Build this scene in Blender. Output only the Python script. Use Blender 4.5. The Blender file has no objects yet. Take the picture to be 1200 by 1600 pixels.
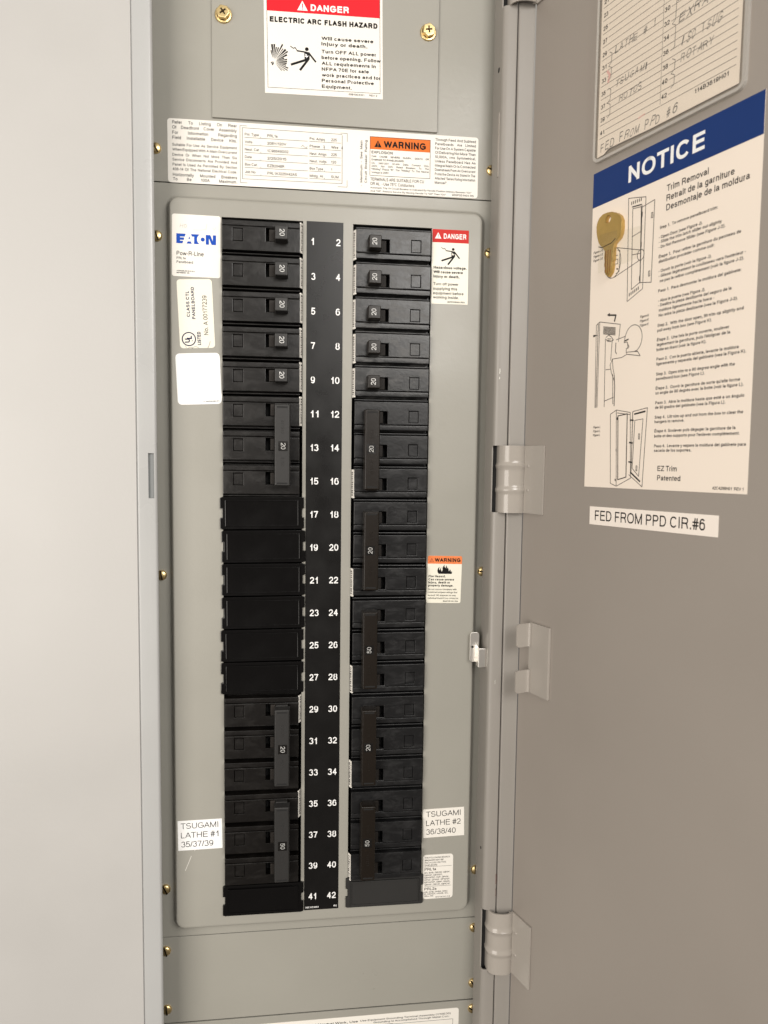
import bpy, bmesh, math, random
from mathutils import Matrix, Vector
random.seed(7)
S = 0.001                                    # everything below is in millimetres
sc = bpy.context.scene
COL = sc.collection
R = math.radians

# ------------------------------------------------------------------ camera
CAM_F, CAM_POS = 1090.39452, (-13.36, -534.265, -161.572)
yaw, pitch, roll = 0.119278559, -0.0735102464, 0.0121563189
fw = Vector((math.sin(yaw)*math.cos(pitch), math.cos(yaw)*math.cos(pitch), math.sin(pitch)))
r0 = Vector((math.cos(yaw), -math.sin(yaw), 0)); u0 = r0.cross(fw)
cr = r0*math.cos(roll) + u0*math.sin(roll); cu_ = -r0*math.sin(roll) + u0*math.cos(roll)
cam = bpy.data.cameras.new('camera'); camo = bpy.data.objects.new('camera', cam); COL.objects.link(camo)
camo.matrix_world = Matrix(((cr.x, cu_.x, -fw.x, CAM_POS[0]*S), (cr.y, cu_.y, -fw.y, CAM_POS[1]*S),
                            (cr.z, cu_.z, -fw.z, CAM_POS[2]*S), (0, 0, 0, 1)))
cam.sensor_fit = 'VERTICAL'; cam.sensor_height = 24; cam.sensor_width = 18
cam.lens = CAM_F/1600*24
cam.clip_start = 0.01; cam.clip_end = 50
cam.dof.use_dof = True; cam.dof.focus_distance = 0.545; cam.dof.aperture_fstop = 9
sc.camera = camo
sc.render.resolution_x = 768; sc.render.resolution_y = 1024

# ------------------------------------------------------------------ room light and lamps
w = bpy.data.worlds.new('World'); sc.world = w; w.use_nodes = True
nt = w.node_tree; nt.nodes.clear()
wo = nt.nodes.new('ShaderNodeOutputWorld'); wb = nt.nodes.new('ShaderNodeBackground')
wb.inputs[0].default_value = (1.0, 0.95, 0.89, 1); wb.inputs[1].default_value = 0.5
tcw = nt.nodes.new('ShaderNodeTexCoord'); sx = nt.nodes.new('ShaderNodeSeparateXYZ'); rmp = nt.nodes.new('ShaderNodeValToRGB'); mrw = nt.nodes.new('ShaderNodeMapRange')
mrw.inputs['From Min'].default_value = -1; mrw.inputs['From Max'].default_value = 1
e_ = rmp.color_ramp.elements; e_[0].position = 0; e_[0].color = (.24, .215, .19, 1); e_[1].position = 1; e_[1].color = (.95, .90, .83, 1)
for p_, c_ in ((.44, (.25, .23, .21, 1)), (.56, (.42, .39, .35, 1)), (.72, (.68, .64, .58, 1))):
    q_ = rmp.color_ramp.elements.new(p_); q_.color = c_
nt.links.new(tcw.outputs['Generated'], sx.inputs[0]); nt.links.new(sx.outputs['Z'], mrw.inputs['Value']); nt.links.new(mrw.outputs[0], rmp.inputs[0]); nt.links.new(rmp.outputs[0], wb.inputs[0])
nt.links.new(wb.outputs[0], wo.inputs[0])

def area(name, loc, target, sx, sy, power, col):
    l = bpy.data.lights.new(name, 'AREA'); l.shape = 'RECTANGLE'; l.size = sx; l.size_y = sy
    l.energy = power; l.color = col
    o = bpy.data.objects.new(name, l); COL.objects.link(o)
    o.location = [c*S for c in loc]
    d = Vector(target) - Vector(loc)
    o.rotation_euler = d.to_track_quat('-Z', 'Y').to_euler()
    return o
area('ceiling_lamp', (700, -1450, 480), (-60, 0, -280), 1.2, 0.7, 26, (1.0, 0.965, 0.92))
area('window_light', (-1150, -1600, -180), (80, 0, -300), 1.3, 1.5, 34, (1.0, 0.935, 0.86))

vs = sc.view_settings
vs.view_transform = 'Standard'; vs.look = 'None'; vs.exposure = 0.09; vs.gamma = 1; vs.use_curve_mapping = False

# ------------------------------------------------------------------ materials
def mat(name, col, rough=0.5, metal=0.0, spec=0.5, bump=0.0, bscale=400, var=0.0, vscale=8, rvar=0.0, coat=0.0, wave=0.0):
    m = bpy.data.materials.new(name); m.use_nodes = True
    n = m.node_tree.nodes; l = m.node_tree.links; p = n['Principled BSDF']
    p.inputs['Base Color'].default_value = (*col, 1); p.inputs['Roughness'].default_value = rough
    p.inputs['Metallic'].default_value = metal; p.inputs['Specular IOR Level'].default_value = spec
    p.inputs['Coat Weight'].default_value = coat
    tc = n.new('ShaderNodeTexCoord')
    if bump:
        t = n.new('ShaderNodeTexNoise'); t.inputs['Scale'].default_value = bscale; t.inputs['Detail'].default_value = 3
        b = n.new('ShaderNodeBump'); b.inputs['Strength'].default_value = bump; b.inputs['Distance'].default_value = 0.0006
        l.new(tc.outputs['Object'], t.inputs['Vector']); l.new(t.outputs['Fac'], b.inputs['Height'])
        l.new(b.outputs['Normal'], p.inputs['Normal'])
        if wave:                                                # rolled sheet is never quite flat
            t3 = n.new('ShaderNodeTexNoise'); t3.inputs['Scale'].default_value = 9; t3.inputs['Detail'].default_value = 1
            b3 = n.new('ShaderNodeBump'); b3.inputs['Strength'].default_value = wave; b3.inputs['Distance'].default_value = 0.004
            l.new(tc.outputs['Object'], t3.inputs['Vector']); l.new(t3.outputs['Fac'], b3.inputs['Height']); l.new(b3.outputs['Normal'], b.inputs['Normal'])
    if var or rvar:
        t2 = n.new('ShaderNodeTexNoise'); t2.inputs['Scale'].default_value = vscale; t2.inputs['Detail'].default_value = 5
        l.new(tc.outputs['Object'], t2.inputs['Vector'])
        if var:
            mx = n.new('ShaderNodeMix'); mx.data_type = 'RGBA'
            mx.inputs[6].default_value = (*[c*(1-var) for c in col], 1); mx.inputs[7].default_value = (*[min(1, c*(1+var)) for c in col], 1)
            l.new(t2.outputs['Fac'], mx.inputs[0]); l.new(mx.outputs[2], p.inputs['Base Color'])
        if rvar:
            mr = n.new('ShaderNodeMapRange'); mr.inputs['From Min'].default_value = 0.3; mr.inputs['From Max'].default_value = 0.7
            mr.inputs['To Min'].default_value = rough-rvar; mr.inputs['To Max'].default_value = rough+rvar
            l.new(t2.outputs['Fac'], mr.inputs['Value']); l.new(mr.outputs[0], p.inputs['Roughness'])
    return m
M = {}
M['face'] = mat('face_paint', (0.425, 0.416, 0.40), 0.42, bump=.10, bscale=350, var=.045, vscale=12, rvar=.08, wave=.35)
M['trim'] = mat('trim_paint_lit', (0.40, 0.402, 0.395), 0.30, bump=.10, bscale=350, var=.045, vscale=12, rvar=.08, wave=.35)  # frame paint with the brighter, cooler light of the left side put in
M['dead'] = mat('deadfront_paint', (0.312, 0.302, 0.266), 0.36, bump=.11, bscale=320, var=.045, vscale=14, rvar=.09, wave=.35)
M['jamb'] = mat('trim_paint_shaded', (0.285, 0.265, 0.24), 0.42, bump=.06, bscale=350, var=.03, vscale=12, rvar=.05)  # same frame paint, darkened and warmed for the weaker light on the right
M['door'] = mat('door_paint_warm_lit', (0.305, 0.272, 0.240), 0.40, bump=.11, bscale=350, var=.045, vscale=10, rvar=.08, wave=.35)  # same paint as the frame; warm light on this side is in the colour
M['hinge'] = mat('hinge_paint', (0.365, 0.334, 0.298), 0.16, bump=.06, bscale=300, var=.04, vscale=30)
M['black'] = mat('black_phenolic', (0.0045, 0.0038, 0.0034), 0.27, spec=.5, bump=.10, bscale=500, var=.25, vscale=60, rvar=.10)
M['charcoal'] = mat('charcoal_phenolic', (0.0095, 0.0095, 0.010), 0.32, spec=.5, bump=.12, bscale=450, var=.35, vscale=70, rvar=.12)
def dusty(name, col, dust, rough, amt):
    m = mat(name, col, rough, spec=.45, bump=.12, bscale=450)
    n = m.node_tree.nodes; l = m.node_tree.links; p = n['Principled BSDF']
    tc = n.new('ShaderNodeTexCoord'); mp = n.new('ShaderNodeMapping'); mp.inputs['Scale'].default_value = (1, 1, 2.2)
    t = n.new('ShaderNodeTexNoise'); t.inputs['Scale'].default_value = 75; t.inputs['Detail'].default_value = 7; t.inputs['Roughness'].default_value = .68; t.inputs['Distortion'].default_value = .6
    oi = n.new('ShaderNodeObjectInfo'); ad = n.new('ShaderNodeVectorMath'); ad.operation = 'ADD'
    r = n.new('ShaderNodeMapRange'); r.inputs['From Min'].default_value = .46; r.inputs['From Max'].default_value = .74; r.inputs['To Max'].default_value = amt
    mx = n.new('ShaderNodeMix'); mx.data_type = 'RGBA'; mx.inputs[6].default_value = (*col, 1); mx.inputs[7].default_value = (*dust, 1)
    l.new(tc.outputs['Object'], mp.inputs['Vector']); l.new(mp.outputs[0], ad.inputs[0]); l.new(oi.outputs['Random'], ad.inputs[1]); l.new(ad.outputs[0], t.inputs['Vector'])
    l.new(t.outputs['Fac'], r.inputs['Value']); l.new(r.outputs[0], mx.inputs[0]); l.new(mx.outputs[2], p.inputs['Base Color'])
    ro = n.new('ShaderNodeMapRange'); ro.inputs['To Min'].default_value = rough; ro.inputs['To Max'].default_value = .6; l.new(r.outputs[0], ro.inputs['Value']); l.new(ro.outputs[0], p.inputs['Roughness'])
    return m
M['black'] = dusty('black_phenolic', (0.0048, 0.0039, 0.0034), (.020, .018, .016), .28, .35)
M['charcoal'] = dusty('charcoal_phenolic', (0.0085, 0.0085, 0.009), (.035, .035, .036), .30, .5)
M['dusty'] = dusty('dusty_phenolic', (0.0115, 0.0115, 0.0118), (.13, .128, .125), .28, .85)
M['blank'] = dusty('filler_plastic', (0.0024, 0.0021, 0.0021), (.012, .009, .009), .15, .35)
M['grip'] = mat('grey_handle_plastic', (0.024, 0.0232, 0.0225), 0.42, spec=.4, bump=.08, bscale=600, var=.1, vscale=80)
M['brown'] = mat('brown_handle_plastic', (0.0098, 0.0068, 0.0045), 0.33, spec=.35, bump=.08, bscale=600, var=.15, vscale=80)
M['rocker'] = mat('rocker_plastic', (0.016, 0.0125, 0.010), 0.6, spec=.3, bump=.3, bscale=900)
M['blank'] = mat('filler_plastic', (0.0026, 0.0023, 0.0023), 0.16, spec=.42, bump=.05, bscale=200, rvar=.06, vscale=40)
M['blank2'] = mat('filler_plastic_dusty', (0.026, 0.0255, 0.0245), 0.5, spec=.3, bump=.08, bscale=400, var=.1, vscale=40)
M['hole'] = mat('dark_recess', (0.004, 0.004, 0.004), 0.8)
M['cavity'] = mat('cavity_steel', (0.03, 0.03, 0.03), 0.7)
M['slotgrey'] = mat('slot_backing', (0.20, 0.21, 0.21), 0.6)
M['strip'] = mat('strip_vinyl', (0.0050, 0.0046, 0.0044), 0.30, spec=.4, var=.1, vscale=50, rvar=.05)
M['paper'] = mat('sticker_paper', (0.80, 0.77, 0.71), 0.42, var=.02, vscale=40)
M['paperw'] = mat('white_tape', (0.86, 0.86, 0.85), 0.38)
M['ulpaper'] = mat('cream_sticker', (0.80, 0.77, 0.66), 0.38, var=.02, vscale=60)
M['card'] = mat('directory_card', (0.85, 0.775, 0.70), 0.7, var=.03, vscale=20)
M['notice'] = mat('notice_paper', (0.85, 0.755, 0.655), 0.45, var=.015, vscale=20)
M['white'] = mat('white_print', (0.85, 0.85, 0.84), 0.45)
M['rating'] = mat('rating_print', (0.75, 0.75, 0.73), 0.5)
M['rating2'] = mat('rating_print_worn', (0.52, 0.52, 0.50), 0.5)
M['ink'] = mat('black_print', (0.008, 0.0075, 0.0075), 0.6, spec=.15)
M['ink2'] = mat('grey_print', (0.022, 0.020, 0.019), 0.6, spec=.15)
M['pencil'] = mat('pencil', (0.15, 0.145, 0.14), 0.6, spec=.15)
M['faint'] = mat('faint_pencil', (0.50, 0.48, 0.44), 0.5)
M['redpen'] = mat('pink_mark', (0.75, 0.45, 0.42), 0.6)
M['red'] = mat('red_print', (0.72, 0.012, 0.022), 0.5, spec=.2)
M['red2'] = mat('red_print_small', (0.56, 0.022, 0.018), 0.5, spec=.2)
M['orange'] = mat('orange_print', (0.70, 0.16, 0.022), 0.5, spec=.2)
M['orange2'] = mat('orange_print_faded', (0.78, 0.22, 0.075), 0.5, spec=.2)
M['darkred'] = mat('dark_red_print', (0.30, 0.05, 0.02), 0.45)
M['blue'] = mat('blue_band', (0.010, 0.036, 0.155), 0.5, spec=.2, var=.05, vscale=60)
M['logo'] = mat('logo_blue', (0.004, 0.065, 0.42), 0.5, spec=.2)
M['navy'] = mat('navy_print', (0.016, 0.018, 0.065), 0.5, spec=.15)
M['brass'] = mat('yellow_zinc', (0.78, 0.60, 0.30), 0.36, metal=1, bump=.15, bscale=900, var=.12, vscale=300)
M['brassdk'] = mat('brass_recess', (0.05, 0.035, 0.02), 0.5, metal=1)
M['key'] = mat('key_brass', (0.56, 0.385, 0.13), 0.36, metal=.85, bump=.10, bscale=600, var=.10, vscale=200)
M['keyor'] = mat('key_copper', (0.30, 0.14, 0.04), 0.42, metal=.85, bump=.10, bscale=700)
M['zinc'] = mat('bright_zinc', (0.88, 0.85, 0.80), 0.36, metal=1, bump=.08, bscale=700, var=.06, vscale=120)
M['scratch'] = mat('scratch', (0.75, 0.73, 0.68), 0.5)
M['stain'] = mat('rub_mark', (0.30, 0.285, 0.25), 0.5)
M['stainred'] = mat('rust_mark', (0.15, 0.09, 0.08), 0.6)
def clear(name, fac, tint):
    m = bpy.data.materials.new(name); m.use_nodes = True
    n = m.node_tree.nodes; l = m.node_tree.links; n.clear()
    o = n.new('ShaderNodeOutputMaterial'); mx = n.new('ShaderNodeMixShader'); t = n.new('ShaderNodeBsdfTransparent'); p = n.new('ShaderNodeBsdfPrincipled')
    t.inputs[0].default_value = (*tint, 1); p.inputs['Base Color'].default_value = (.7, .68, .64, 1); p.inputs['Roughness'].default_value = .18
    mx.inputs[0].default_value = fac
    l.new(t.outputs[0], mx.inputs[1]); l.new(p.outputs[0], mx.inputs[2]); l.new(mx.outputs[0], o.inputs[0])
    return m
M['clear'] = clear('clear_vinyl', .05, (.97, .96, .94))
M['clearedge'] = clear('clear_vinyl_edge', .45, (.9, .88, .85))
M['tape'] = clear('clear_tape_film', .035, (.97, .97, .95))

# ------------------------------------------------------------------ mesh helpers
class MB:
    def __init__(s): s.bm = bmesh.new()
    def poly(s, pts):
        vs = [s.bm.verts.new(p) for p in pts]
        return s.bm.faces.new(vs)
    def add(s, bm2, mtx=None):
        me = bpy.data.meshes.new('t')
        if mtx is not None: bm2.transform(mtx)
        bm2.to_mesh(me); bm2.free(); s.bm.from_mesh(me); bpy.data.meshes.remove(me)
    def box(s, x0, x1, y0, y1, z0, z1, bev=0, seg=2, mtx=None):
        b = bmesh.new(); bmesh.ops.create_cube(b, size=1)
        for v in b.verts:
            v.co = ((x0+x1)/2+v.co.x*(x1-x0), (y0+y1)/2+v.co.y*(y1-y0), (z0+z1)/2+v.co.z*(z1-z0))
        if bev: bmesh.ops.bevel(b, geom=b.edges[:], offset=bev, segments=seg, affect='EDGES', profile=.5)
        s.add(b, mtx)
    def prism(s, pts, yf, yb, bev=0, seg=2, mtx=None):      # outline in x,z; front face at yf, back at yb
        b = bmesh.new()
        f = b.faces.new([b.verts.new((x, yf, z)) for x, z in pts])
        f.normal_update()
        if f.normal.y > 0: f.normal_flip()
        r = bmesh.ops.extrude_face_region(b, geom=[f])
        bmesh.ops.translate(b, verts=[v for v in r['geom'] if isinstance(v, bmesh.types.BMVert)], vec=(0, yb-yf, 0))
        bmesh.ops.recalc_face_normals(b, faces=b.faces[:])
        if bev:
            es = [e for e in b.edges if all(abs(v.co.y-yf) < 1e-6 for v in e.verts)]
            bmesh.ops.bevel(b, geom=es, offset=bev, segments=seg, affect='EDGES', profile=.5)
        s.add(b, mtx)
    def plate(s, x0, x1, z0, z1, holes, yf, yb, bev=0):       # flat block with rectangular openings
        xs = sorted({x0, x1, *[h[i] for h in holes for i in (0, 1)]}); zs = sorted({z0, z1, *[h[i] for h in holes for i in (2, 3)]})
        b = bmesh.new(); V = {}
        def v(x, y, z):
            k = (round(x, 4), round(y, 4), round(z, 4))
            if k not in V: V[k] = b.verts.new((x, y, z))
            return V[k]
        solid = {}
        for i in range(len(xs)-1):
            for j in range(len(zs)-1):
                cx, cz = (xs[i]+xs[i+1])/2, (zs[j]+zs[j+1])/2
                solid[i, j] = not any(h[0] < cx < h[1] and h[2] < cz < h[3] for h in holes)
        for (i, j), ok in solid.items():
            if not ok: continue
            a, c, d, e = xs[i], xs[i+1], zs[j], zs[j+1]
            b.faces.new([v(a, yf, d), v(c, yf, d), v(c, yf, e), v(a, yf, e)])
            b.faces.new([v(a, yb, d), v(a, yb, e), v(c, yb, e), v(c, yb, d)])
            for di, dj, p, q in ((-1, 0, (a, e), (a, d)), (1, 0, (c, d), (c, e)), (0, -1, (a, d), (c, d)), (0, 1, (c, e), (a, e))):
                if not solid.get((i+di, j+dj), False):
                    b.faces.new([v(p[0], yf, p[1]), v(p[0], yb, p[1]), v(q[0], yb, q[1]), v(q[0], yf, q[1])])
        bmesh.ops.recalc_face_normals(b, faces=b.faces[:])
        if bev:
            es = [e for e in b.edges if all(abs(q.co.y-yf) < 1e-6 for q in e.verts) and len(e.link_faces) == 2 and e.calc_face_angle() > .5]
            bmesh.ops.bevel(b, geom=es, offset=bev, segments=2, affect='EDGES', profile=.5)
        s.add(b)
    def lathe(s, prof, n=24, mtx=None):                       # profile (radius, y) turned about the y axis
        b = bmesh.new(); rings = []
        for r, y in prof:
            rings.append([b.verts.new((r*math.cos(2*math.pi*k/n), y, r*math.sin(2*math.pi*k/n))) for k in range(n)] if r > 1e-6 else [b.verts.new((0, y, 0))])
        for A, B in zip(rings, rings[1:]):
            for k in range(n):
                q = [A[k % len(A)], A[(k+1) % len(A)], B[(k+1) % len(B)], B[k % len(B)]]
                q2 = []
                for x in q:
                    if x not in q2: q2.append(x)
                if len(q2) > 2: b.faces.new(q2)
        bmesh.ops.recalc_face_normals(b, faces=b.faces[:])
        s.add(b, mtx)
    def build(s, name, m, parent=None, loc=(0, 0, 0), rot=(0, 0, 0), sharp=30, wn=True):
        me = bpy.data.meshes.new(name)
        s.bm.transform(Matrix.Scale(S, 4)); s.bm.to_mesh(me); s.bm.free()
        me.materials.append(m if not isinstance(m, str) else M[m])
        for p in me.polygons: p.use_smooth = True
        me.set_sharp_from_angle(angle=R(sharp))
        o = bpy.data.objects.new(name, me); COL.objects.link(o)
        if len(me.polygons) < 4000 and wn: o.modifiers.new('normals', 'WEIGHTED_NORMAL').keep_sharp = True
        o.location = [c*S for c in loc]; o.rotation_euler = rot
        if parent: o.parent = parent
        return o

def empty(name, loc=(0, 0, 0), rot=(0, 0, 0)):
    o = bpy.data.objects.new(name, None); COL.objects.link(o); o.empty_display_size = .01
    o.location = [c*S for c in loc]; o.rotation_euler = rot
    return o
def tag(o, label, cat, group=None):
    o['label'] = label; o['category'] = cat
    if group: o['group'] = group
    return o
def copy_tree(o, parent=None):
    c = o.copy(); COL.objects.link(c)
    if parent: c.parent = parent
    for ch in list(o.children): copy_tree(ch, c)
    return c
def rrect(x0, x1, z0, z1, r, n=5):
    P = []
    for cx, cz, a in ((x1-r, z1-r, 0), (x0+r, z1-r, 90), (x0+r, z0+r, 180), (x1-r, z0+r, 270)):
        for k in range(n+1):
            t = R(a+90*k/n); P.append((cx+r*math.cos(t), cz+r*math.sin(t)))
    return P

# ------------------------------------------------------------------ lettering
# a plain grotesque alphabet drawn with a pen of any weight (cap height = 1)
def _a(cx, cy, rx, ry, a0, a1):
    n = max(3, int(abs(a1-a0)/16)); P = []
    for k in range(n+1):
        t = R(a0+(a1-a0)*k/n); c, q = math.cos(t), math.sin(t)
        P.append((cx+rx*math.copysign(abs(c)**.88, c), cy+ry*math.copysign(abs(q)**.88, q)))
    return P
def _glyph_table():
    O = lambda cx=.5, cy=.5, rx=.5, ry=.5: _a(cx, cy, rx, ry, 90, 450)
    a = _a; G = {}
    def cap(ch, adv, *st, sb=.10): G[ch] = (adv/718, sb, 0, st)
    def low(ch, adv, *st, sb=.08): G[ch] = (adv/718, sb, 1, st)
    cap('A', 667, [(0, 0), (.5, 1), (1, 0)], [(.17, .33), (.83, .33)], sb=.02)
    cap('B', 667, [(0, .52), (0, 1), (.58, 1)]+a(.58, .76, .36, .24, 80, -90)+[(0, .52), (0, 0), (.6, 0)]+a(.6, .26, .4, .26, -90, 90))
    cap('C', 722, a(.5, .5, .5, .5, 42, 318), sb=.065); cap('D', 722, [(.42, 1), (0, 1), (0, 0), (.42, 0)]+a(.42, .5, .58, .5, -80, 90))
    cap('E', 667, [(1, 1), (0, 1), (0, 0), (1, 0)], [(0, .53), (.93, .53)]); cap('F', 611, [(1, 1), (0, 1), (0, 0)], [(0, .50), (.86, .50)])
    cap('G', 778, a(.5, .5, .5, .5, 42, 325)+[(1, .2), (1, .47), (.56, .47)], sb=.065)
    cap('H', 722, [(0, 0), (0, 1)], [(1, 0), (1, 1)], [(0, .53), (1, .53)]); cap('I', 278, [(.5, 0), (.5, 1)], sb=.13)
    cap('J', 500, [(1, 1), (1, .3)]+a(.5, .3, .5, .3, 0, -175), sb=.06); cap('K', 667, [(0, 0), (0, 1)], [(1, 1), (0, .33)], [(.36, .58), (1, 0)], sb=.07)
    cap('L', 556, [(0, 1), (0, 0), (1, 0)]); cap('M', 833, [(0, 0), (0, 1), (.5, 0), (1, 1), (1, 0)]); cap('N', 722, [(0, 0), (0, 1), (1, 0), (1, 1)])
    cap('O', 778, O(), sb=.06); cap('P', 667, [(0, 0), (0, 1), (.6, 1)]+a(.6, .735, .4, .265, 80, -90)+[(0, .47)])
    cap('Q', 778, O(), [(.6, .24), (1, -.02)], sb=.06); cap('R', 722, [(0, 0), (0, 1), (.6, 1)]+a(.6, .745, .38, .255, 80, -90)+[(0, .49)], [(.6, .49), (.84, .40), (.92, .2), (.99, 0)])
    cap('S', 667, a(.5, .745, .45, .255, 22, 255)+a(.5, .26, .5, .26, 75, -160), sb=.07)
    cap('T', 611, [(0, 1), (1, 1)], [(.5, 1), (.5, 0)], sb=.03); cap('U', 722, [(0, 1), (0, .34)]+a(.5, .34, .5, .34, 180, 360)+[(1, 1)])
    cap('V', 667, [(0, 1), (.5, 0), (1, 1)], sb=.01); cap('W', 944, [(0, 1), (.25, 0), (.5, 1), (.75, 0), (1, 1)], sb=.01)
    cap('X', 667, [(0, 0), (1, 1)], [(0, 1), (1, 0)], sb=.02); cap('Y', 667, [(0, 1), (.5, .42), (1, 1)], [(.5, .42), (.5, 0)], sb=.01)
    cap('Z', 611, [(0, 1), (1, 1), (0, 0), (1, 0)], sb=.04)
    D = dict(sb=.06)
    cap('0', 556, O(), **D); cap('1', 470, [(.0, .70), (.55, .76), (1, 1), (1, 0)], sb=.14); cap('2', 556, a(.5, .71, .48, .29, 172, -38)+[(.42, .30), (.08, .1), (0, 0), (1, 0)], **D)
    cap('3', 556, a(.48, .76, .43, .24, 160, -75)+a(.48, .265, .52, .265, 75, -160), **D); cap('4', 556, [(.74, 0), (.74, 1), (0, .3), (1, .3)], **D)
    cap('5', 556, [(.92, 1), (.16, 1), (.06, .48)]+a(.48, .315, .52, .315, 125, -160), **D); cap('6', 556, O(.5, .33, .5, .33), a(.52, .5, .52, .5, 48, 195), **D)
    cap('7', 556, [(0, 1), (1, 1), (.6, .5), (.36, 0)], **D); cap('8', 556, O(.5, .765, .43, .235), O(.5, .27, .5, .27), **D); cap('9', 556, O(.5, .67, .5, .33), a(.48, .5, .52, .5, -132, 15), **D)
    low('a', 556, a(.46, .72, .40, .28, 160, 5)+[(.86, .2), (1, 0)], [(.86, .6), (.5, .52)]+a(.37, .28, .37, .26, 95, 275)+[(.62, .06), (.86, .34)], sb=.06)
    low('b', 556, [(0, 2), (0, 0)], O()); low('c', 500, a(.5, .5, .5, .5, 42, 318), sb=.06); low('d', 556, [(1, 2), (1, 0)], O()); low('e', 556, [(0, .53), (1, .53)]+a(.5, .5, .5, .5, 8, 318), sb=.06)
    low('f', 278, [(.4, 0), (.4, 1.6)]+a(.9, 1.6, .5, .4, 175, 95), [(0, 1), (.95, 1)], sb=.03); low('g', 556, O(), [(1, 1), (1, -.4)]+a(.5, -.4, .5, .6, 0, -155))
    ar = [(0, .6)]+a(.5, .6, .5, .4, 165, 0)+[(1, 0)]
    low('h', 556, [(0, 2), (0, 0)], ar, sb=.1); low('i', 222, [(.5, 0), (.5, 1)], [(.5, 1.75), (.5, 2)], sb=.09); low('j', 222, [(.7, 1), (.7, -.6), (.1, -1)], [(.7, 1.75), (.7, 2)], sb=.05)
    low('k', 500, [(0, 2), (0, 0)], [(.95, 1), (0, .3)], [(.36, .6), (1, 0)], sb=.06); low('l', 222, [(.5, 0), (.5, 2)], sb=.09)
    low('m', 833, [(0, 0), (0, 1)], [(0, .6)]+a(.25, .62, .25, .38, 165, 0)+[(.5, 0)], [(.5, .6)]+a(.75, .62, .25, .38, 165, 0)+[(1, 0)], sb=.1)
    low('n', 556, [(0, 0), (0, 1)], ar, sb=.1); low('o', 556, O(), sb=.06); low('p', 556, [(0, 1), (0, -1)], O()); low('q', 556, [(1, 1), (1, -1)], O())
    low('r', 333, [(0, 0), (0, 1)], [(0, .45)]+a(.95, .45, .95, .55, 165, 90), sb=.07); low('s', 500, a(.5, .745, .45, .255, 22, 255)+a(.5, .26, .5, .26, 75, -160), sb=.06)
    low('t', 278, [(.42, 1.5), (.42, .3)]+a(.9, .3, .48, .3, 185, 265), [(0, 1), (.95, 1)], sb=.03); low('u', 556, [(0, 1), (0, .4)]+a(.5, .4, .5, .4, 180, 345), [(1, 1), (1, 0)], sb=.1)
    low('v', 500, [(0, 1), (.5, 0), (1, 1)], sb=.02); low('w', 722, [(0, 1), (.25, 0), (.5, 1), (.75, 0), (1, 1)], sb=.02); low('x', 500, [(0, 0), (1, 1)], [(0, 1), (1, 0)], sb=.03)
    low('y', 500, [(0, 1), (.52, 0)], [(1, 1), (.46, -.5), (.28, -.95), (.04, -1)], sb=.02); low('z', 500, [(0, 1), (1, 1), (0, 0), (1, 0)], sb=.05)
    cap('.', 278, [(.5, 0), (.5, .03)], sb=.13); cap(',', 278, [(.55, .06), (.4, -.2)], sb=.12); cap(':', 278, [(.5, 0), (.5, .03)], [(.5, .6), (.5, .63)], sb=.13); cap('-', 333, [(0, .38), (1, .38)], sb=.07)
    cap('/', 278, [(0, -.02), (1, 1.02)], sb=.0); cap('#', 556, [(.2, 0), (.38, 1)], [(.62, 0), (.8, 1)], [(0, .33), (1, .33)], [(0, .66), (1, .66)], sb=.03)
    cap('(', 333, [(1, 1.05), (.3, .75), (.1, .4), (.3, .02), (1, -.28)], sb=.07); cap(')', 333, [(0, 1.05), (.7, .75), (.9, .4), (.7, .02), (0, -.28)], sb=.07)
    cap('"', 355, [(.2, 1), (.2, .7)], [(.8, 1), (.8, .7)], sb=.07); cap("'", 191, [(.5, 1), (.5, .7)], sb=.07); cap('°', 400, O(.5, .82, .4, .17), sb=.08)
    for ch, base, acc in (('é', 'e', [(.4, 1.4), (.68, 1.8)]), ('è', 'e', [(.3, 1.8), (.6, 1.4)]), ('ê', 'e', [(.2, 1.4), (.5, 1.75), (.8, 1.4)]), ('á', 'a', [(.4, 1.4), (.68, 1.8)]), ('ú', 'u', [(.4, 1.4), (.68, 1.8)]), ('î', 'i', None)):
        b_ = G[base]; G[ch] = (b_[0], b_[1], 1, b_[3]+(acc,) if acc else (b_[3][0], [(0, 1.4), (.5, 1.8), (1, 1.4)]))
    b_ = G['E']; G['É'] = (b_[0], b_[1], 0, b_[3]+([(.4, 1.15), (.65, 1.32)],))
    return G
GT = _glyph_table(); _cache = {}
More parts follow.
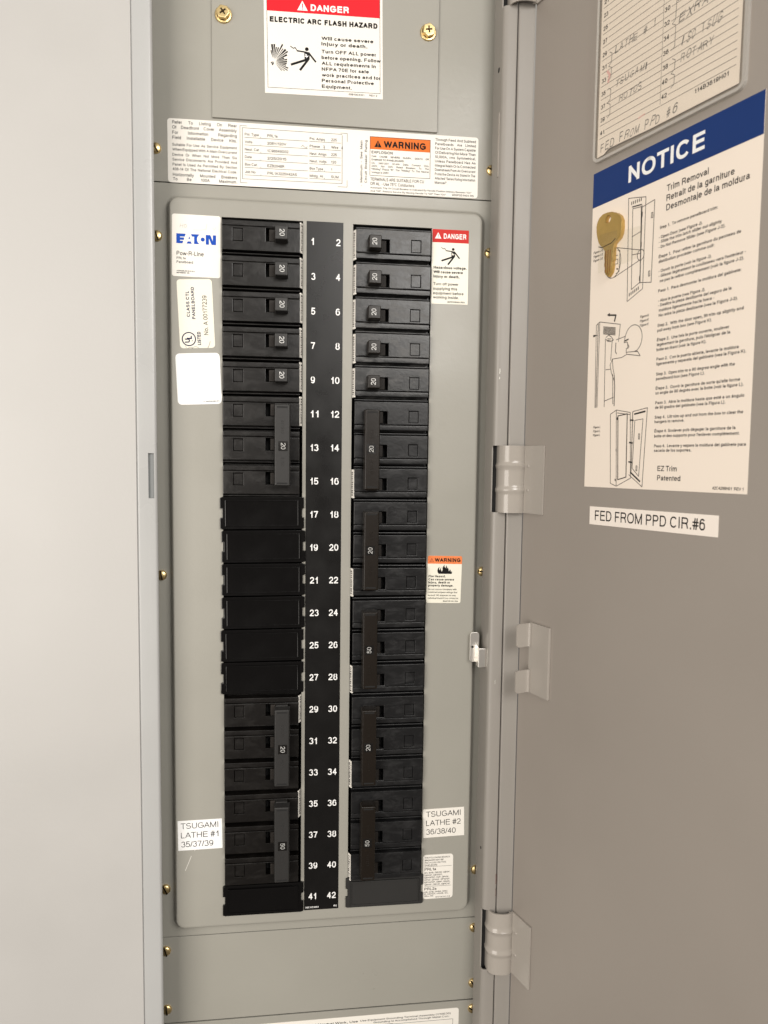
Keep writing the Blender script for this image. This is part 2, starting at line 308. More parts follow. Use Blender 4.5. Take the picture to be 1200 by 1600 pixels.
def pen(path, wd, V, F, layer):
    P = [path[0]]
    for q in path[1:]:
        if math.hypot(q[0]-P[-1][0], q[1]-P[-1][1]) > 1e-4: P.append(q)
    if len(P) < 2: return
    runs = [[P[0]]]                                             # break the path where it turns back sharply
    for i in range(1, len(P)):
        runs[-1].append(P[i])
        if i < len(P)-1:
            a, b, c = P[i-1], P[i], P[i+1]
            d = ((b[0]-a[0])*(c[0]-b[0])+(b[1]-a[1])*(c[1]-b[1]))/(math.hypot(b[0]-a[0], b[1]-a[1])*math.hypot(c[0]-b[0], c[1]-b[1]))
            if d < .25: runs.append([P[i]])
    for r in runs:
        n = len(r); D = [((r[i+1][0]-r[i][0]), (r[i+1][1]-r[i][1])) for i in range(n-1)]
        D = [(x/math.hypot(x, y), y/math.hypot(x, y)) for x, y in D]
        base = len(V)
        for i, (x, y) in enumerate(r):
            if i == 0: nx, ny, k = -D[0][1], D[0][0], 1; x -= D[0][0]*wd/2*ext(D[0]); y -= D[0][1]*wd/2*ext(D[0])
            elif i == n-1: nx, ny, k = -D[-1][1], D[-1][0], 1; x += D[-1][0]*wd/2*ext(D[-1]); y += D[-1][1]*wd/2*ext(D[-1])
            else:
                nx, ny = -(D[i-1][1]+D[i][1]), D[i-1][0]+D[i][0]; L = math.hypot(nx, ny); nx /= L; ny /= L
                k = min(1.6, 1/max(.3, nx*-D[i][1]+ny*D[i][0]))
            V.append((x+nx*wd/2*k, y+ny*wd/2*k, layer[0])); V.append((x-nx*wd/2*k, y-ny*wd/2*k, layer[0]))
        for i in range(n-1):
            a = base+2*i; F.append((a, a+1, a+3, a+2))
        layer[0] += 1
def ext(d): return 1.0 if min(abs(d[0]), abs(d[1])) < .15 else .45
def glyphs(s, bold):
    k = (s, bold)
    if k not in _cache:
        wt = max(.06, .128+bold*2.9); V, F = [], []; x = 0
        for ch in s:
            if ch == ' ': x += .35; continue
            adv, sb, lo, st = GT[ch]
            ink = adv-2*sb; xh = .735
            def my(y):
                if not lo: return wt/2+y*(1-wt)
                if y <= 0: return wt/2+y*.28
                if y <= 1: return wt/2+y*(xh-wt)
                return xh-wt/2+(y-1)*(1-xh)
            layer = [0]
            for p in st: pen([(x+sb+wt/2+q[0]*(ink-wt), my(q[1])) for q in p], wt, V, F, layer)
            x += adv
        x0 = min(v[0] for v in V); x1 = max(v[0] for v in V)
        _cache[k] = ([(a-x0, b, l) for a, b, l in V], F, x1-x0)
    return _cache[k]
def T(mb, s, x, z, h, w=None, bold=0.0, shear=0.0, rot=0.0, y=-.30, align='L'):
    vs, fs, wd = glyphs(s, bold+(.006 if h < 2.6 else .004)); k = h
    kx = (w/wd) if w else k*.95
    ww = wd*kx
    ox = {'L': 0, 'C': -ww/2, 'R': -ww}[align]
    c, sn = math.cos(R(rot)), math.sin(R(rot)); nv = []
    for a, b, l in vs:
        px, pz = ox+a*kx+shear*b*k, b*k
        nv.append(mb.bm.verts.new((x+px*c-pz*sn, y-.006*l, z+px*sn+pz*c)))
    for f in fs:
        try: mb.bm.faces.new([nv[i] for i in f])
        except ValueError: pass
def J(mb, s, x0, x1, z, h, bold=0.0, y=-.30):                  # justified line: words spread over the width
    ws = s.split(' '); k = h*.95
    wd = [glyphs(q, bold+.006)[2]*k for q in ws]
    gap = (x1-x0-sum(wd))/max(1, len(ws)-1); sq = 1
    if gap < h*.3:
        sq = (x1-x0-h*.35*(len(ws)-1))/sum(wd); gap = h*.35
    x = x0
    for q, d in zip(ws, wd):
        T(mb, q, x, z, h, d*sq, bold, y=y); x += d*sq+gap
def hand(mb, s, x, z, h, w, y=-.32):                           # pencilled capitals, each a little off
    k = w/len(s)
    for i, ch in enumerate(s):
        if ch != ' ':
            T(mb, ch, x+i*k, z+random.uniform(-.35, .35)*h*.25, h*random.uniform(.85, 1.12), k*random.uniform(.62, .8) if ch not in '1I' else k*.25,
              -.012, shear=random.uniform(.05, .35), rot=random.uniform(-5, 5), y=y)
def rect(mb, x0, x1, z0, z1, y=-.26): mb.poly([(x0, y, z0), (x1, y, z0), (x1, y, z1), (x0, y, z1)])
def shape(mb, pts, y=-.30):
    f = mb.poly([(a, y, b) for a, b in pts]); f.normal_update()
    if f.normal.y > 0: f.normal_flip()
    bmesh.ops.triangulate(mb.bm, faces=[f])
_ly = [0]
def stroke(mb, pts, wd, y=-.30):
    for (a, b), (c, d) in zip(pts, pts[1:]):
        L = math.hypot(c-a, d-b)
        if L < 1e-6: continue
        nx, nz = -(d-b)/L*wd/2, (c-a)/L*wd/2; ex, ez = (c-a)/L*wd*.3, (d-b)/L*wd*.3
        _ly[0] = (_ly[0]+1) % 8; yy = y-.004*_ly[0]
        mb.poly([(a-ex-nx, yy, b-ez-nz), (c+ex-nx, yy, d+ez-nz), (c+ex+nx, yy, d+ez+nz), (a-ex+nx, yy, b-ez+nz)])
def disc(mb, x, z, r, y=-.30, n=20): mb.poly([(x+r*math.cos(2*math.pi*k/n), y, z+r*math.sin(2*math.pi*k/n)) for k in range(n)])
def ring(x, z, rx, rz=None, a0=0, a1=360, n=24):
    rz = rz or rx
    return [(x+rx*math.cos(R(a0+(a1-a0)*k/n)), z+rz*math.sin(R(a0+(a1-a0)*k/n))) for k in range(n+1)]
def frame(mb, x0, x1, z0, z1, wd, y=-.30): stroke(mb, [(x0, z0), (x1, z0), (x1, z1), (x0, z1), (x0, z0)], wd, y)
def victim(mb, ox, oz, k):                                     # falling figure struck by a bolt, in a 24 x 21 box
    P = lambda a, b: (ox+a*k, oz+b*k)
    disc(mb, *P(15.3, 19.2), 1.7*k)
    shape(mb, [P(12.9, 16.9), P(17.8, 16.6), P(17.8, 10.2), P(15.8, 8.6), P(13.2, 9.6)])
    stroke(mb, [P(17.0, 16.0), P(23.2, 8.6)], 1.5*k); stroke(mb, [P(14.2, 16.5), P(6.5, 17.3)], 1.2*k)
    stroke(mb, [P(14.6, 9.8), P(1.2, 5.0)], 2.0*k); stroke(mb, [P(16.0, 9.6), P(9.2, .8)], 2.0*k)
    stroke(mb, [P(6.3, 17.6), P(4.6, 20.0), P(3.2, 19.2), P(.4, 20.9)], .7*k)
def bolt(mb, ox, oz, k, y=-.36):
    P = lambda a, b: (ox+a*k, oz+b*k)
    shape(mb, [P(13.2, 15.2), P(15.4, 14.4), P(14.9, 13.2), P(17.2, 13.6), P(14.6, 11.2), P(15.0, 12.4), P(13.2, 12.4), P(14.3, 13.9)], y)
def alert(mb, inner, x, z, wd, h, y=-.30):                     # warning triangle with exclamation mark
    shape(mb, [(x, z), (x+wd, z), (x+wd/2, z+h)], y)
    c = x+wd/2
    shape(inner, [(c-wd*.055, z+h*.70), (c+wd*.055, z+h*.70), (c+wd*.035, z+h*.27), (c-wd*.035, z+h*.27)], y-.04)
    disc(inner, c, z+h*.15, wd*.05, y-.04, 10)

DOOR_A = 1.2129043803987096; DOOR_X = 154.7; DOOR_Y = -20.0
def on_door(u, z, off=0.0):
    return (DOOR_X+u*math.cos(DOOR_A)-off*math.sin(DOOR_A), DOOR_Y-u*math.sin(DOOR_A)-off*math.cos(DOOR_A), z)
def sticker(name, label, x, y, z, W, H, ang=0, r=0, m='paper', cat='sticker', door=False, thick=.2, group=None):
    mb = MB(); pts = rrect(0, W, -H, 0, r) if r else [(0, -H), (W, -H), (W, 0), (0, 0)]
    mb.prism(pts, -thick, 0)
    loc = on_door(x, z, 0) if door else (x, y, z)
    o = mb.build(name, m, None, loc, (0, -R(ang), -DOOR_A if door else 0))
    return tag(o, label, cat, group)
def kid(mb, name, m, parent): return mb.build(name, m, parent, wn=False)

# ------------------------------------------------------------------ trim: the painted steel front frame
def sheet(prof, zs, skip=None, thick=1.3):
    """bent sheet: plan profile (x, y) swept over heights zs; skip(i, j) leaves an opening"""
    mb = MB(); n = len(prof); off = []
    for k in range(n):
        p, q = prof[max(0, k-1)], prof[min(n-1, k+1)]
        tx, ty = q[0]-p[0], q[1]-p[1]; L = math.hypot(tx, ty)
        off.append((prof[k][0]-ty/L*thick, prof[k][1]+tx/L*thick))
    slab(mb.bm, [[(x, y, z) for z in zs] for x, y in prof], [[(x, y, z) for z in zs] for x, y in off], skip)
    return mb
def slab(b, F, Bk, skip=None):
    """solid sheet between a front grid and a back grid of points, with optional openings"""
    nu, nv = len(F), len(F[0]); ids = {}
    def v(g, i, j):
        if (g, i, j) not in ids: ids[g, i, j] = b.verts.new((F if g == 0 else Bk)[i][j])
        return ids[g, i, j]
    ok = lambda i, j: 0 <= i < nu-1 and 0 <= j < nv-1 and not (skip and skip(i, j))
    for i in range(nu-1):
        for j in range(nv-1):
            if not ok(i, j): continue
            b.faces.new([v(0, i, j), v(0, i+1, j), v(0, i+1, j+1), v(0, i, j+1)])
            b.faces.new([v(1, i, j), v(1, i, j+1), v(1, i+1, j+1), v(1, i+1, j)])
            for di, dj, p, q in ((-1, 0, (i, j), (i, j+1)), (1, 0, (i+1, j+1), (i+1, j)), (0, -1, (i+1, j), (i, j)), (0, 1, (i, j+1), (i+1, j+1))):
                if not ok(i+di, j+dj): b.faces.new([v(0, *p), v(0, *q), v(1, *q), v(1, *p)])
    bmesh.ops.recalc_face_normals(b, faces=b.faces[:])
trim = empty('panel_trim', (0, -20, -760))
tag(trim, 'pale grey painted steel front frame around the open panel, wide blank face on the left', 'panel frame')
def tkid(o): o.parent = trim; o.matrix_parent_inverse = Matrix.Translation((0, .020, .760)); return o
ZB, ZT = -780, 330
lp = [(-131.5, -18.6), (-129.6, -18.9), (-128.6, -19.6), (-127.6, -19.8), (-122.6, -19.3), (-121.4, -19.1), (-117.5, -18.8),
      (-116.5, -18.3), (-115.8, -17.4), (-115.6, -16.3), (-116.0, -15.2), (-117.2, -14.6), (-121.0, -14.4)]
o = sheet(lp, [ZB, -190.5, -158.3, ZT], lambda i, j: j == 1 and i in (5,), thick=.8).build('trim_stile', 'trim', sharp=50); tkid(o)
mb = MB(); mb.box(-360, -129.2, -20.6, -19.0, ZB, ZT, .5); tkid(mb.build('blank_face', 'face'))
mb = MB(); mb.box(-123.5, -117.6, -17.2, -16.6, -195, -155); b_ = mb.build('latch_slot', 'slotgrey', o)
# right stile: inner return, rounded corner, narrow face; three openings where the hinges pass
HZ = [(-199.8, -149.2), (-566.6, -516.4), (167.5, 218)]
zs = sorted({ZB, ZT, *[q for h in HZ for q in h]})
rp = [(130.7, 3.2), (131.0, -8), (131.2, -14.2), (131.3, -16.0), (131.9, -17.4), (133.0, -18.2), (134.6, -18.6), (136.4, -18.7), (140.9, -18.9), (141.5, -18.5), (141.7, -16.5), (141.8, -13)]
hz_lo = {h[0] for h in HZ}
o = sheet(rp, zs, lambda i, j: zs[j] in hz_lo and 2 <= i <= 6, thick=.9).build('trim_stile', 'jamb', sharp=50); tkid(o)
for a, b in HZ:
    mb = MB(); mb.box(132.6, 139.5, -12.5, 0, a-3, b+3); mb.build('hinge_opening', 'hole', o)
mb = MB(); mb.lathe([(0, -.15), (1.7, -.15), (1.9, .1)], 16, Matrix.Translation((131.0, -9.5, 127)) @ Matrix.Rotation(R(-90), 4, 'Z'))
mb.lathe([(0, -.15), (1.1, -.15), (1.2, .1)], 16, Matrix.Translation((131.0, -9.5, -470)) @ Matrix.Rotation(R(-90), 4, 'Z'))
mb.build('screw_hole', 'hole', o)
mb = MB(); mb.box(130.7, 131.6, -14.4, -11.5, 49, 95, .3)
mb.build('adhesive_strip', M['hinge'], o)
random.seed(5)
for x, z0_, z1_, m_, wd in ((141.2, -487, -495, 'stainred', .7), (141.3, -499, -505, 'stainred', .4), (134.6, -92, -95.5, 'scratch', .6), (134.4, -98, -99.5, 'scratch', .5), (141.2, 2, 1, 'stain', .6), (136.5, -330, -333, 'scratch', .25), (141.3, -548, -575, 'stain', .35)):
    mb = MB(); n_ = 5; stroke(mb, [(x+random.uniform(-.2, .2), z0_+(z1_-z0_)*k/n_) for k in range(n_+1)], wd, -19.02)
    mb.build('paint_chip', m_, o, wn=False)
# bright zinc catch for the latch, clipped to the inner return
cz = empty('catch'); cz.parent = trim; cz.matrix_parent_inverse = Matrix.Translation((0, .020, .760))
mb = MB()
pl_ = rrect(119.8, 127.2, -319.6, -295.9, 2.2, 4)
mb.prism(pl_, -4.6, -3.4, .3)
mb.build('catch_plate', 'zinc', cz)
mb = MB()
mb.box(124.9, 126.1, -11.2, -4.0, -322.0, -307.2, .3); mb.box(124.9, 131.1, -11.6, -10.4, -322.2, -307.0, .45, 3); mb.build('catch_tongue', 'zinc', cz)
mb = MB(); mb.lathe([(0, -.2), (1.0, -.2), (1.0, .2)], 14, Matrix.Translation((121.8, -4.7, -307.5))); mb.build('rivet_hole', 'hole', cz)
mb = MB(); mb.box(131.2, 131.9, -11.8, -10.2, -311.5, -297.5); mb.build('catch_slot', 'hole', cz)

# ------------------------------------------------------------------ enclosure behind (seen only as dark gaps)
enc = empty('enclosure_box', (0, 60, -780)); tag(enc, 'dark steel enclosure box behind the cover plates, seen only through gaps', 'enclosure')
def ekid(mb, name, m='cavity'):
    o = mb.build(name, m); o.parent = enc; o.matrix_parent_inverse = Matrix.Translation((0, -.060, .780)); return o
mb = MB(); mb.box(-150, 150, 60, 62, -790, 340); ekid(mb, 'back_wall')
for x in (-150, 141):
    mb = MB(); mb.box(x, x+2, -12, 59.5, -790, 340); ekid(mb, 'side_wall')

# ------------------------------------------------------------------ cover plates
def screw(parent, x, z, y=8.0, ang=0):
    t = Matrix.Translation((0, 0, 0))
    mb = MB(); mb.lathe([(3.9, 0), (3.9, -.7), (3.6, -1.3), (2.9, -1.8), (1.6, -2.15), (0, -2.25)], 24)
    o = mb.build('screw', 'brass', parent, (x, y, z), (0, R(ang), 0), 40)
    mb = MB(); mb.box(-3.5, 3.5, -2.32, -1.0, -.55, .55); mb.build('screw_slot', 'brassdk', o)
    return o
def cover(name, label, z0, z1, scr, y=8.0, bev=.5):
    e = empty(name, (0, y, z0)); tag(e, label, 'cover plate')
    mb = MB(); mb.box(-140, 140, y, y+1.6, z0, z1, bev)
    p = mb.build('plate', 'dead'); p.parent = e; p.matrix_parent_inverse = Matrix.Translation((0, -y*S, -z0*S))
    for x, z, a in scr:
        s = screw(e, x, z, y, a); s.matrix_parent_inverse = Matrix.Translation((0, -y*S, -z0*S))
    return e
cover('top_cover_plate', 'grey top cover plate carrying the wide printed rating sticker', 40.0, 330, [(-118.9, 63.1, 60), (131.6, 62.2, 20), (-118.9, 214, 30), (131.6, 213, 80)])
cover('lower_cover_plate', 'plain grey blank plate directly under the breaker section', -612.2, -540.4, [(-118.2, -551.1, 75), (-117.9, -600.2, 85), (131.6, -549.1, 60), (131.6, -597.8, 50)])
cover('bottom_cover_plate', 'grey plate at the very bottom with a sticker cut off by the photo edge', -780, -613.2, [(131.6, -620.5, 30)])

# raised deadfront with the two breaker openings
dfr = empty('deadfront_cover', (0, 8, -540)); tag(dfr, 'raised grey deadfront cover holding both breaker columns, rounded raised edges', 'deadfront cover')
def dkid(o): o.parent = dfr; o.matrix_parent_inverse = Matrix.Translation((0, -.008, .540)); return o
mb = MB(); b = mb.bm
def loop(x0, x1, z0, z1, r, y): return [b.verts.new((px, y, pz)) for px, pz in rrect(x0, x1, z0, z1, r, 7)]
def eloop(vs): return [b.edges.get((p, q)) or b.edges.new((p, q)) for p, q in zip(vs, vs[1:]+vs[:1])]
loops = []
for d, y in ((5.2, 8.0), (4.2, 7.7), (3.2, 6.7), (2.3, 4.4), (1.5, 2.0), (.7, .5), (0, .08), (-1.2, 0)):
    loops.append(loop(-107.6-d, 122.6+d, -527.6-d, 26.0+d, 6.0+d*.7, y))
for A, B in zip(loops, loops[1:]):
    for k in range(len(A)): b.faces.new([A[k], A[(k+1) % len(A)], B[(k+1) % len(B)], B[k]])
outer = [b.verts.new((x, 8, z)) for x, z in ((140, 39.2), (-140, 39.2), (-140, -539.6), (140, -539.6))]
bmesh.ops.triangle_fill(b, edges=eloop(outer)+eloop(loops[0]), use_beauty=True)
OPEN = [(-71.3, -12.2, -519.0, 14.4), (24.9, 84.6, -519.0, 14.2)]
ed = eloop(loops[-1])
for x0, x1, z0, z1 in OPEN:
    vs_ = [b.verts.new((x, 0, z)) for x, z in ((x0, z0), (x1, z0), (x1, z1), (x0, z1))]
    e_ = eloop(vs_); ed += e_
    bk = [b.verts.new((v.co.x, 1.6, v.co.z)) for v in vs_]
    for k in range(4): b.faces.new([vs_[k], vs_[(k+1) % 4], bk[(k+1) % 4], bk[k]])
bmesh.ops.triangle_fill(b, edges=ed, use_beauty=True)
bk = [b.verts.new((v.co.x, 9.5, v.co.z)) for v in outer]
for k in range(4): b.faces.new([outer[k], outer[(k+1) % 4], bk[(k+1) % 4], bk[k]])
bmesh.ops.recalc_face_normals(b, faces=b.faces[:])
face0 = dkid(mb.build('raised_face', 'dead', sharp=40))
for x, z, a in ((-118.8, .9, 70), (-118.1, -250.5, 80), (-117.9, -500, 65), (131.6, .1, 20), (131.6, -249.3, 10), (131.6, -498.7, 80)):
    dkid(screw(None, x, z, 8.0, a))
mb = MB()
stroke(mb, [(-101.3, -481.0), (-98.9, -475.2), (-96.7, -469.6)], .35, -.05); stroke(mb, [(-94.2, -465.5), (-91.6, -461.0)], .25, -.05)
dkid(mb.build('scratch', 'scratch'))
for x, z in ((-79.0, -58.5), (95, -134.5), (99.5, -140)):
    mb = MB()
    for _ in range(4): stroke(mb, [(x+random.uniform(-2, 2), z+random.uniform(-2, 2)), (x+random.uniform(-3, 3), z+random.uniform(-3, 3))], .15, -.05)
    dkid(mb.build('scuff', 'stain'))

# thin access plate screwed onto the top cover
acc = empty('access_plate', (5, 6.4, 87)); tag(acc, 'smaller grey access plate held by two yellow hex screws at top', 'access plate')
def akid(o): o.parent = acc; o.matrix_parent_inverse = Matrix.Translation((-.005, -.0064, -.087)); return o
mb = MB(); mb.box(-78.5, 88.6, 6.2, 7.95, 87.0, 330, .5); akid(mb.build('plate', 'dead'))
for x, z, a in ((-70.0, 158.6, 8), (80.3, 158.4, 38)):
    mb = MB()
    mb.lathe([(6.1, 0), (6.1, -.7), (5.7, -1.1), (4.7, -1.3), (4.7, -1.35)], 32)
    hx = [(4.95*math.cos(R(60*k)), 4.95*math.sin(R(60*k))) for k in range(6)]
    mb.prism(hx, -4.7, -1.2, .7)
    o = mb.build('hex_screw', 'brass', None, (x, 6.2, z), (0, R(a), 0), 30); akid(o)
    mb = MB()
    for q in (45, 135): mb.box(-2.5, 2.5, -4.82, -4.2, -.55, .55, mtx=Matrix.Rotation(R(q), 4, 'Y'))
    mb.lathe([(0, -4.84), (1.1, -4.84), (1.2, -4.3)], 12)
    mb.build('cross_recess', 'brassdk', o)

# ------------------------------------------------------------------ circuit breakers
def case_unit(mb, dz=0.0, end_chamfer=True):
    Z = lambda q: q+dz
    mb.box(-28.9, 28.3, 4.5, 30, Z(-12.45), Z(12.45), .4, 1)                       # block behind the cover
    mb.plate(-28.3, 27.9, Z(-10.4), Z(6.9), [(2.9, 9.6, Z(-3.2), Z(6.1)), (-20.9, -13.5, Z(-3.8), Z(5.2))], -4.6, 4.6, .45)
    mb.box(-20.6, -13.8, -4.25, 4.6, Z(-3.5), Z(4.9), .15, 1)                       # square pad
    mb.box(-28.3, 27.9, -4.25, 4.6, Z(7.2), Z(11.0), .5)                           # upper band
    mb.box(-28.6, 28.0, -1.6, 4.6, Z(-12.35), Z(-11.3), .35)
def number(mb, s, x, z, h, w, y): T(mb, s, x, z, h, w, -.012, rot=-90, y=y)
def make_single(case_m, grip_m):
    root = empty('single_pole_breaker')
    mb = MB(); case_unit(mb); mb.build('case', case_m, root)
    mb = MB()
    b = bmesh.new(); bmesh.ops.create_cube(b, size=1)
    for v in b.verts:
        f = v.co.y < 0
        v.co = (14.4+v.co.x*(9.2 if f else 10.0), -13.2 if f else -1, 1.0+v.co.z*(9.6 if f else 10.4))
    bmesh.ops.bevel(b, geom=b.edges[:], offset=.7, segments=3, affect='EDGES', profile=.5); mb.add(b)
    h = mb.build('handle', grip_m, root, sharp=50)
    mb = MB(); number(mb, '20', 13.2, 3.4, 3.5, 4.8, -13.24); mb.build('rating_number', 'rating', h)
    mb = MB(); mb.box(5.2, 9.6, -3.4, 2, -2.9, 5.8, .5); mb.build('rocker', 'rocker', root)
    mb = MB(); mb.box(2.95, 9.55, 3.9, 4.4, -3.15, 6.05); mb.build('handle_slot', 'hole', root)
    end_label(root, 0)
    return root
def end_label(root, dz):
    mb = MB(); mb.poly([(28.2, -3.1, -9.8+dz), (29.7, .2, -9.8+dz), (29.7, .2, 12.0+dz), (28.2, -3.1, 12.0+dz)])
    mb.poly([(28.2, -3.1, -9.8+dz), (28.2, -3.1, 12.0+dz), (27.5, -3.2, 11.6+dz), (27.5, -3.2, -9.4+dz)])
    l = mb.build('end_label', 'paper', root)
    mb = MB(); z = -8+dz
    while z < 10.5+dz:
        d = random.uniform(.5, 1.4); x0 = random.uniform(28.6, 28.9)
        f = lambda x: -3.1+(x-28.2)*2.2-.12
        mb.poly([(x0, f(x0), z), (29.5, f(29.5), z), (29.5, f(29.5), z+d), (x0, f(x0), z+d)]); z += d+random.uniform(.3, .9)
    mb.build('fine_print', 'ink2', l)
def make_triple(case_m, grip_m, rating, lab_pole):
    root = empty('three_pole_breaker')
    mb = MB()
    for dz in (25.4, 0, -25.4): case_unit(mb, dz)
    mb.build('case', case_m, root)
    for dz in (25.4, 0, -25.4):
        mb = MB(); mb.box(6.4, 10.4, -5.2, 2, -2.9+dz, 5.8+dz, .5); mb.build('rocker', 'rocker', root)
        mb = MB(); mb.box(2.95, 9.55, 3.9, 4.4, -3.15+dz, 6.05+dz); mb.build('handle_slot', 'hole', root)
        mb = MB(); mb.box(10.6, 19.6, -8.5, 1, -3.6+dz, 6.2+dz, .6); mb.build('toggle', grip_m, root)
    mb = MB()
    b = bmesh.new(); bmesh.ops.create_cube(b, size=1)
    for v in b.verts:
        f = v.co.y < 0
        v.co = (15.4+v.co.x*(10.9 if f else 12.2), -15.6 if f else -7.5, .7+v.co.z*(59.4 if f else 60.6))
    bmesh.ops.bevel(b, geom=b.edges[:], offset=.8, segments=3, affect='EDGES', profile=.5); mb.add(b)
    h = mb.build('handle_tie', grip_m, root, sharp=50)
    mb = MB()
    for z in (28.4, -27.2):
        mb = MB(); mb.box(11.6, 19.2, -15.65, -15, z-.55, z+.55); mb.build('tie_slot', 'hole', h)
    mb = MB(); mb.box(12.6, 19.4, -15.72, -15, -3.6, 3.6, .05, 1); pt = mb.build('rating_patch', 'black', h)
    mb = MB(); number(mb, rating, 14.5, 2.4, 3.3, 4.7, -15.78); mb.build('rating_number', 'rating2', h)
    mb = MB()                                                                     # moulded lettering, worn
    for z0, n in ((18.5, 6), (-8.5, 4)):
        for k in range(n):
            z = z0-k*1.7; mb.box(14.6, 16.6, -15.8, -15.4, z-.55, z+.25, .1, 1)
    mb.build('moulded_marks', grip_m, h)
    end_label(root, lab_pole)
    return root
LX, RX = -42.3, 54.9
ordn = ['topmost', 'second from the top', 'third from the top', 'fourth from the top', 'lowest']
pl_s = make_single('black', 'grip'); pr_s = make_single('dusty', 'brown')
for k in range(5):
    for side, proto in (('left', pl_s), ('right', pr_s)):
        o = proto if k == 0 else copy_tree(proto)
        n = 2*k+1 if side == 'left' else 2*k+2
        o.location = ((LX if side == 'left' else RX)*S+random.uniform(-.0002, .0002), random.uniform(-.0003, .0003), (-25.4*k+(.5 if side == 'left' else -.6))*S)
        o.rotation_euler = (0, (math.pi if side == 'right' else 0)+R(random.uniform(-.35, .35)), 0)
        tag(o, f'black single breaker with {"grey" if side == "left" else "brown"} handle marked 20, beside printed number {n}',
            'circuit breaker', 'single pole breakers')
trip = [('left', 6, 'black', 'grip', '20'), ('left', 15, 'black', 'grip', '20'), ('left', 18, 'black', 'grip', '50'),
        ('right', 6, 'charcoal', 'brown', '20'), ('right', 9, 'charcoal', 'brown', '20'), ('right', 12, 'charcoal', 'brown', '50'), ('right', 15, 'charcoal', 'brown', '20'), ('right', 18, 'charcoal', 'brown', '50')]
cache = {}
for side, row, cm, gm, rt in trip:
    key = (side, rt); mid = row-1+.0
    kmid = row - 0 if True else 0
    n0 = 2*(row-1)+1 if side == 'left' else 2*(row-1)+2
    zc = -25.4*(row-1+1)
    if key in cache: o = copy_tree(cache[key])
    else: o = cache[key] = make_triple(cm, gm, rt, 25.4)
    o.location = ((LX if side == 'left' else RX)*S, random.uniform(-.0003, .0003), (zc+(.5 if side == 'left' else -.6))*S)
    o.rotation_euler = (0, (math.pi if side == 'right' else 0)+R(random.uniform(-.25, .25)), 0)
    tag(o, f'three pole breaker marked {rt}, {"grey" if side == "left" else "brown"} tie bar, beside numbers {n0}, {n0+2}, {n0+4}', 'circuit breaker', 'three pole breakers')

# blank filler plates
def make_blank(m):
    root = empty('filler_plate')
    mb = MB()
    P = [(-29.55, -12.3), (29.55, -12.3), (31.3, -11.6), (31.3, -3.6), (29.55, -3.2), (29.55, 3.2), (31.3, 3.6), (31.3, 11.6), (29.55, 12.3), (-29.55, 12.3), (-31.3, 11.6), (-31.3, 3.6), (-29.55, 3.2), (-29.55, -3.2), (-31.3, -3.6), (-31.3, -11.6)]
    mb.prism(P, -2.0, -.05, .5); mb.box(-28.5, 28.5, -.06, 6, -11.9, 11.9)
    mb.build('plate', m, root)
    mb = MB(); mb.prism(rrect(-27.0, 27.0, -9.5, 9.5, 1.0, 3), -2.9, -1.9, .1, 1); mb.plate(-27.4, 27.4, -9.9, 9.9, [(-26.55, 26.55, -9.05, 9.05)], -3.5, -1.9, .32); mb.build('raised_panel', m, root)
    return root
bl = make_blank('blank'); bl2 = make_blank('blank2')
names = {8: 'topmost of the six stacked blanks, beside number 17', 9: 'second of the six stacked blanks, beside number 19', 10: 'third of the six stacked blanks, beside number 21',
         11: 'fourth of the six stacked blanks, beside number 23', 12: 'fifth of the six stacked blanks, beside number 25', 13: 'last of the six stacked blanks, beside number 27', 20: 'alone below the lathe 1 breaker, beside number 41'}
jit = {8: -.4, 9: .7, 10: .6, 11: .5, 12: -.3, 13: -.3, 20: .3}
for i, (k, t) in enumerate(names.items()):
    o = bl if i == 0 else copy_tree(bl)
    o.location = ((-41.7+jit[k])*S, 0, (-25.4*k+1.0)*S); o.rotation_euler = (0, R(random.uniform(-.4, .4)), 0)
    tag(o, 'glossy black blank filler plate, '+t, 'filler plate', 'blank filler plates')
bl2.location = (54.7*S, 0, (-508+1.6)*S); bl2.rotation_euler = (0, R(.2), 0)
tag(bl2, 'dusty charcoal blank filler plate in the right column, beside number 42', 'filler plate', 'blank filler plates')

# ------------------------------------------------------------------ number strip
o = sticker('number_strip', 'tall black strip of white circuit numbers between the two breaker columns', -9.6, 0, 14.6, 27.2, 534.0, 0, 0, 'strip', 'number strip')
for k in range(21):
    z = -25.4*k-2.45-14.6
    a, c = str(2*k+1), str(2*k+2)
    mb = MB(); T(mb, a, 3.5, z-.1, 5.1, 6.8 if len(a) == 2 and '1' not in a else (6.0 if len(a) == 2 else (3.1 if k else 1.9)), .008); kid(mb, 'circuit_number', 'white', o)
    mb = MB(); T(mb, c, 25.1, z-.1, 5.1, 6.9 if len(c) == 2 and '1' not in c else (6.3 if len(c) == 2 else 3.2), .008, align='R'); kid(mb, 'circuit_number', 'white', o)
mb = MB(); T(mb, '32C1131H01', 1.0, -532.4, 1.3, 10.5, .02); kid(mb, 'part_number', 'white', o)
mb = MB(); T(mb, 'R2', 25.9, -532.2, 1.3, 2.4, .02, align='R'); kid(mb, 'revision_mark', 'white', o)

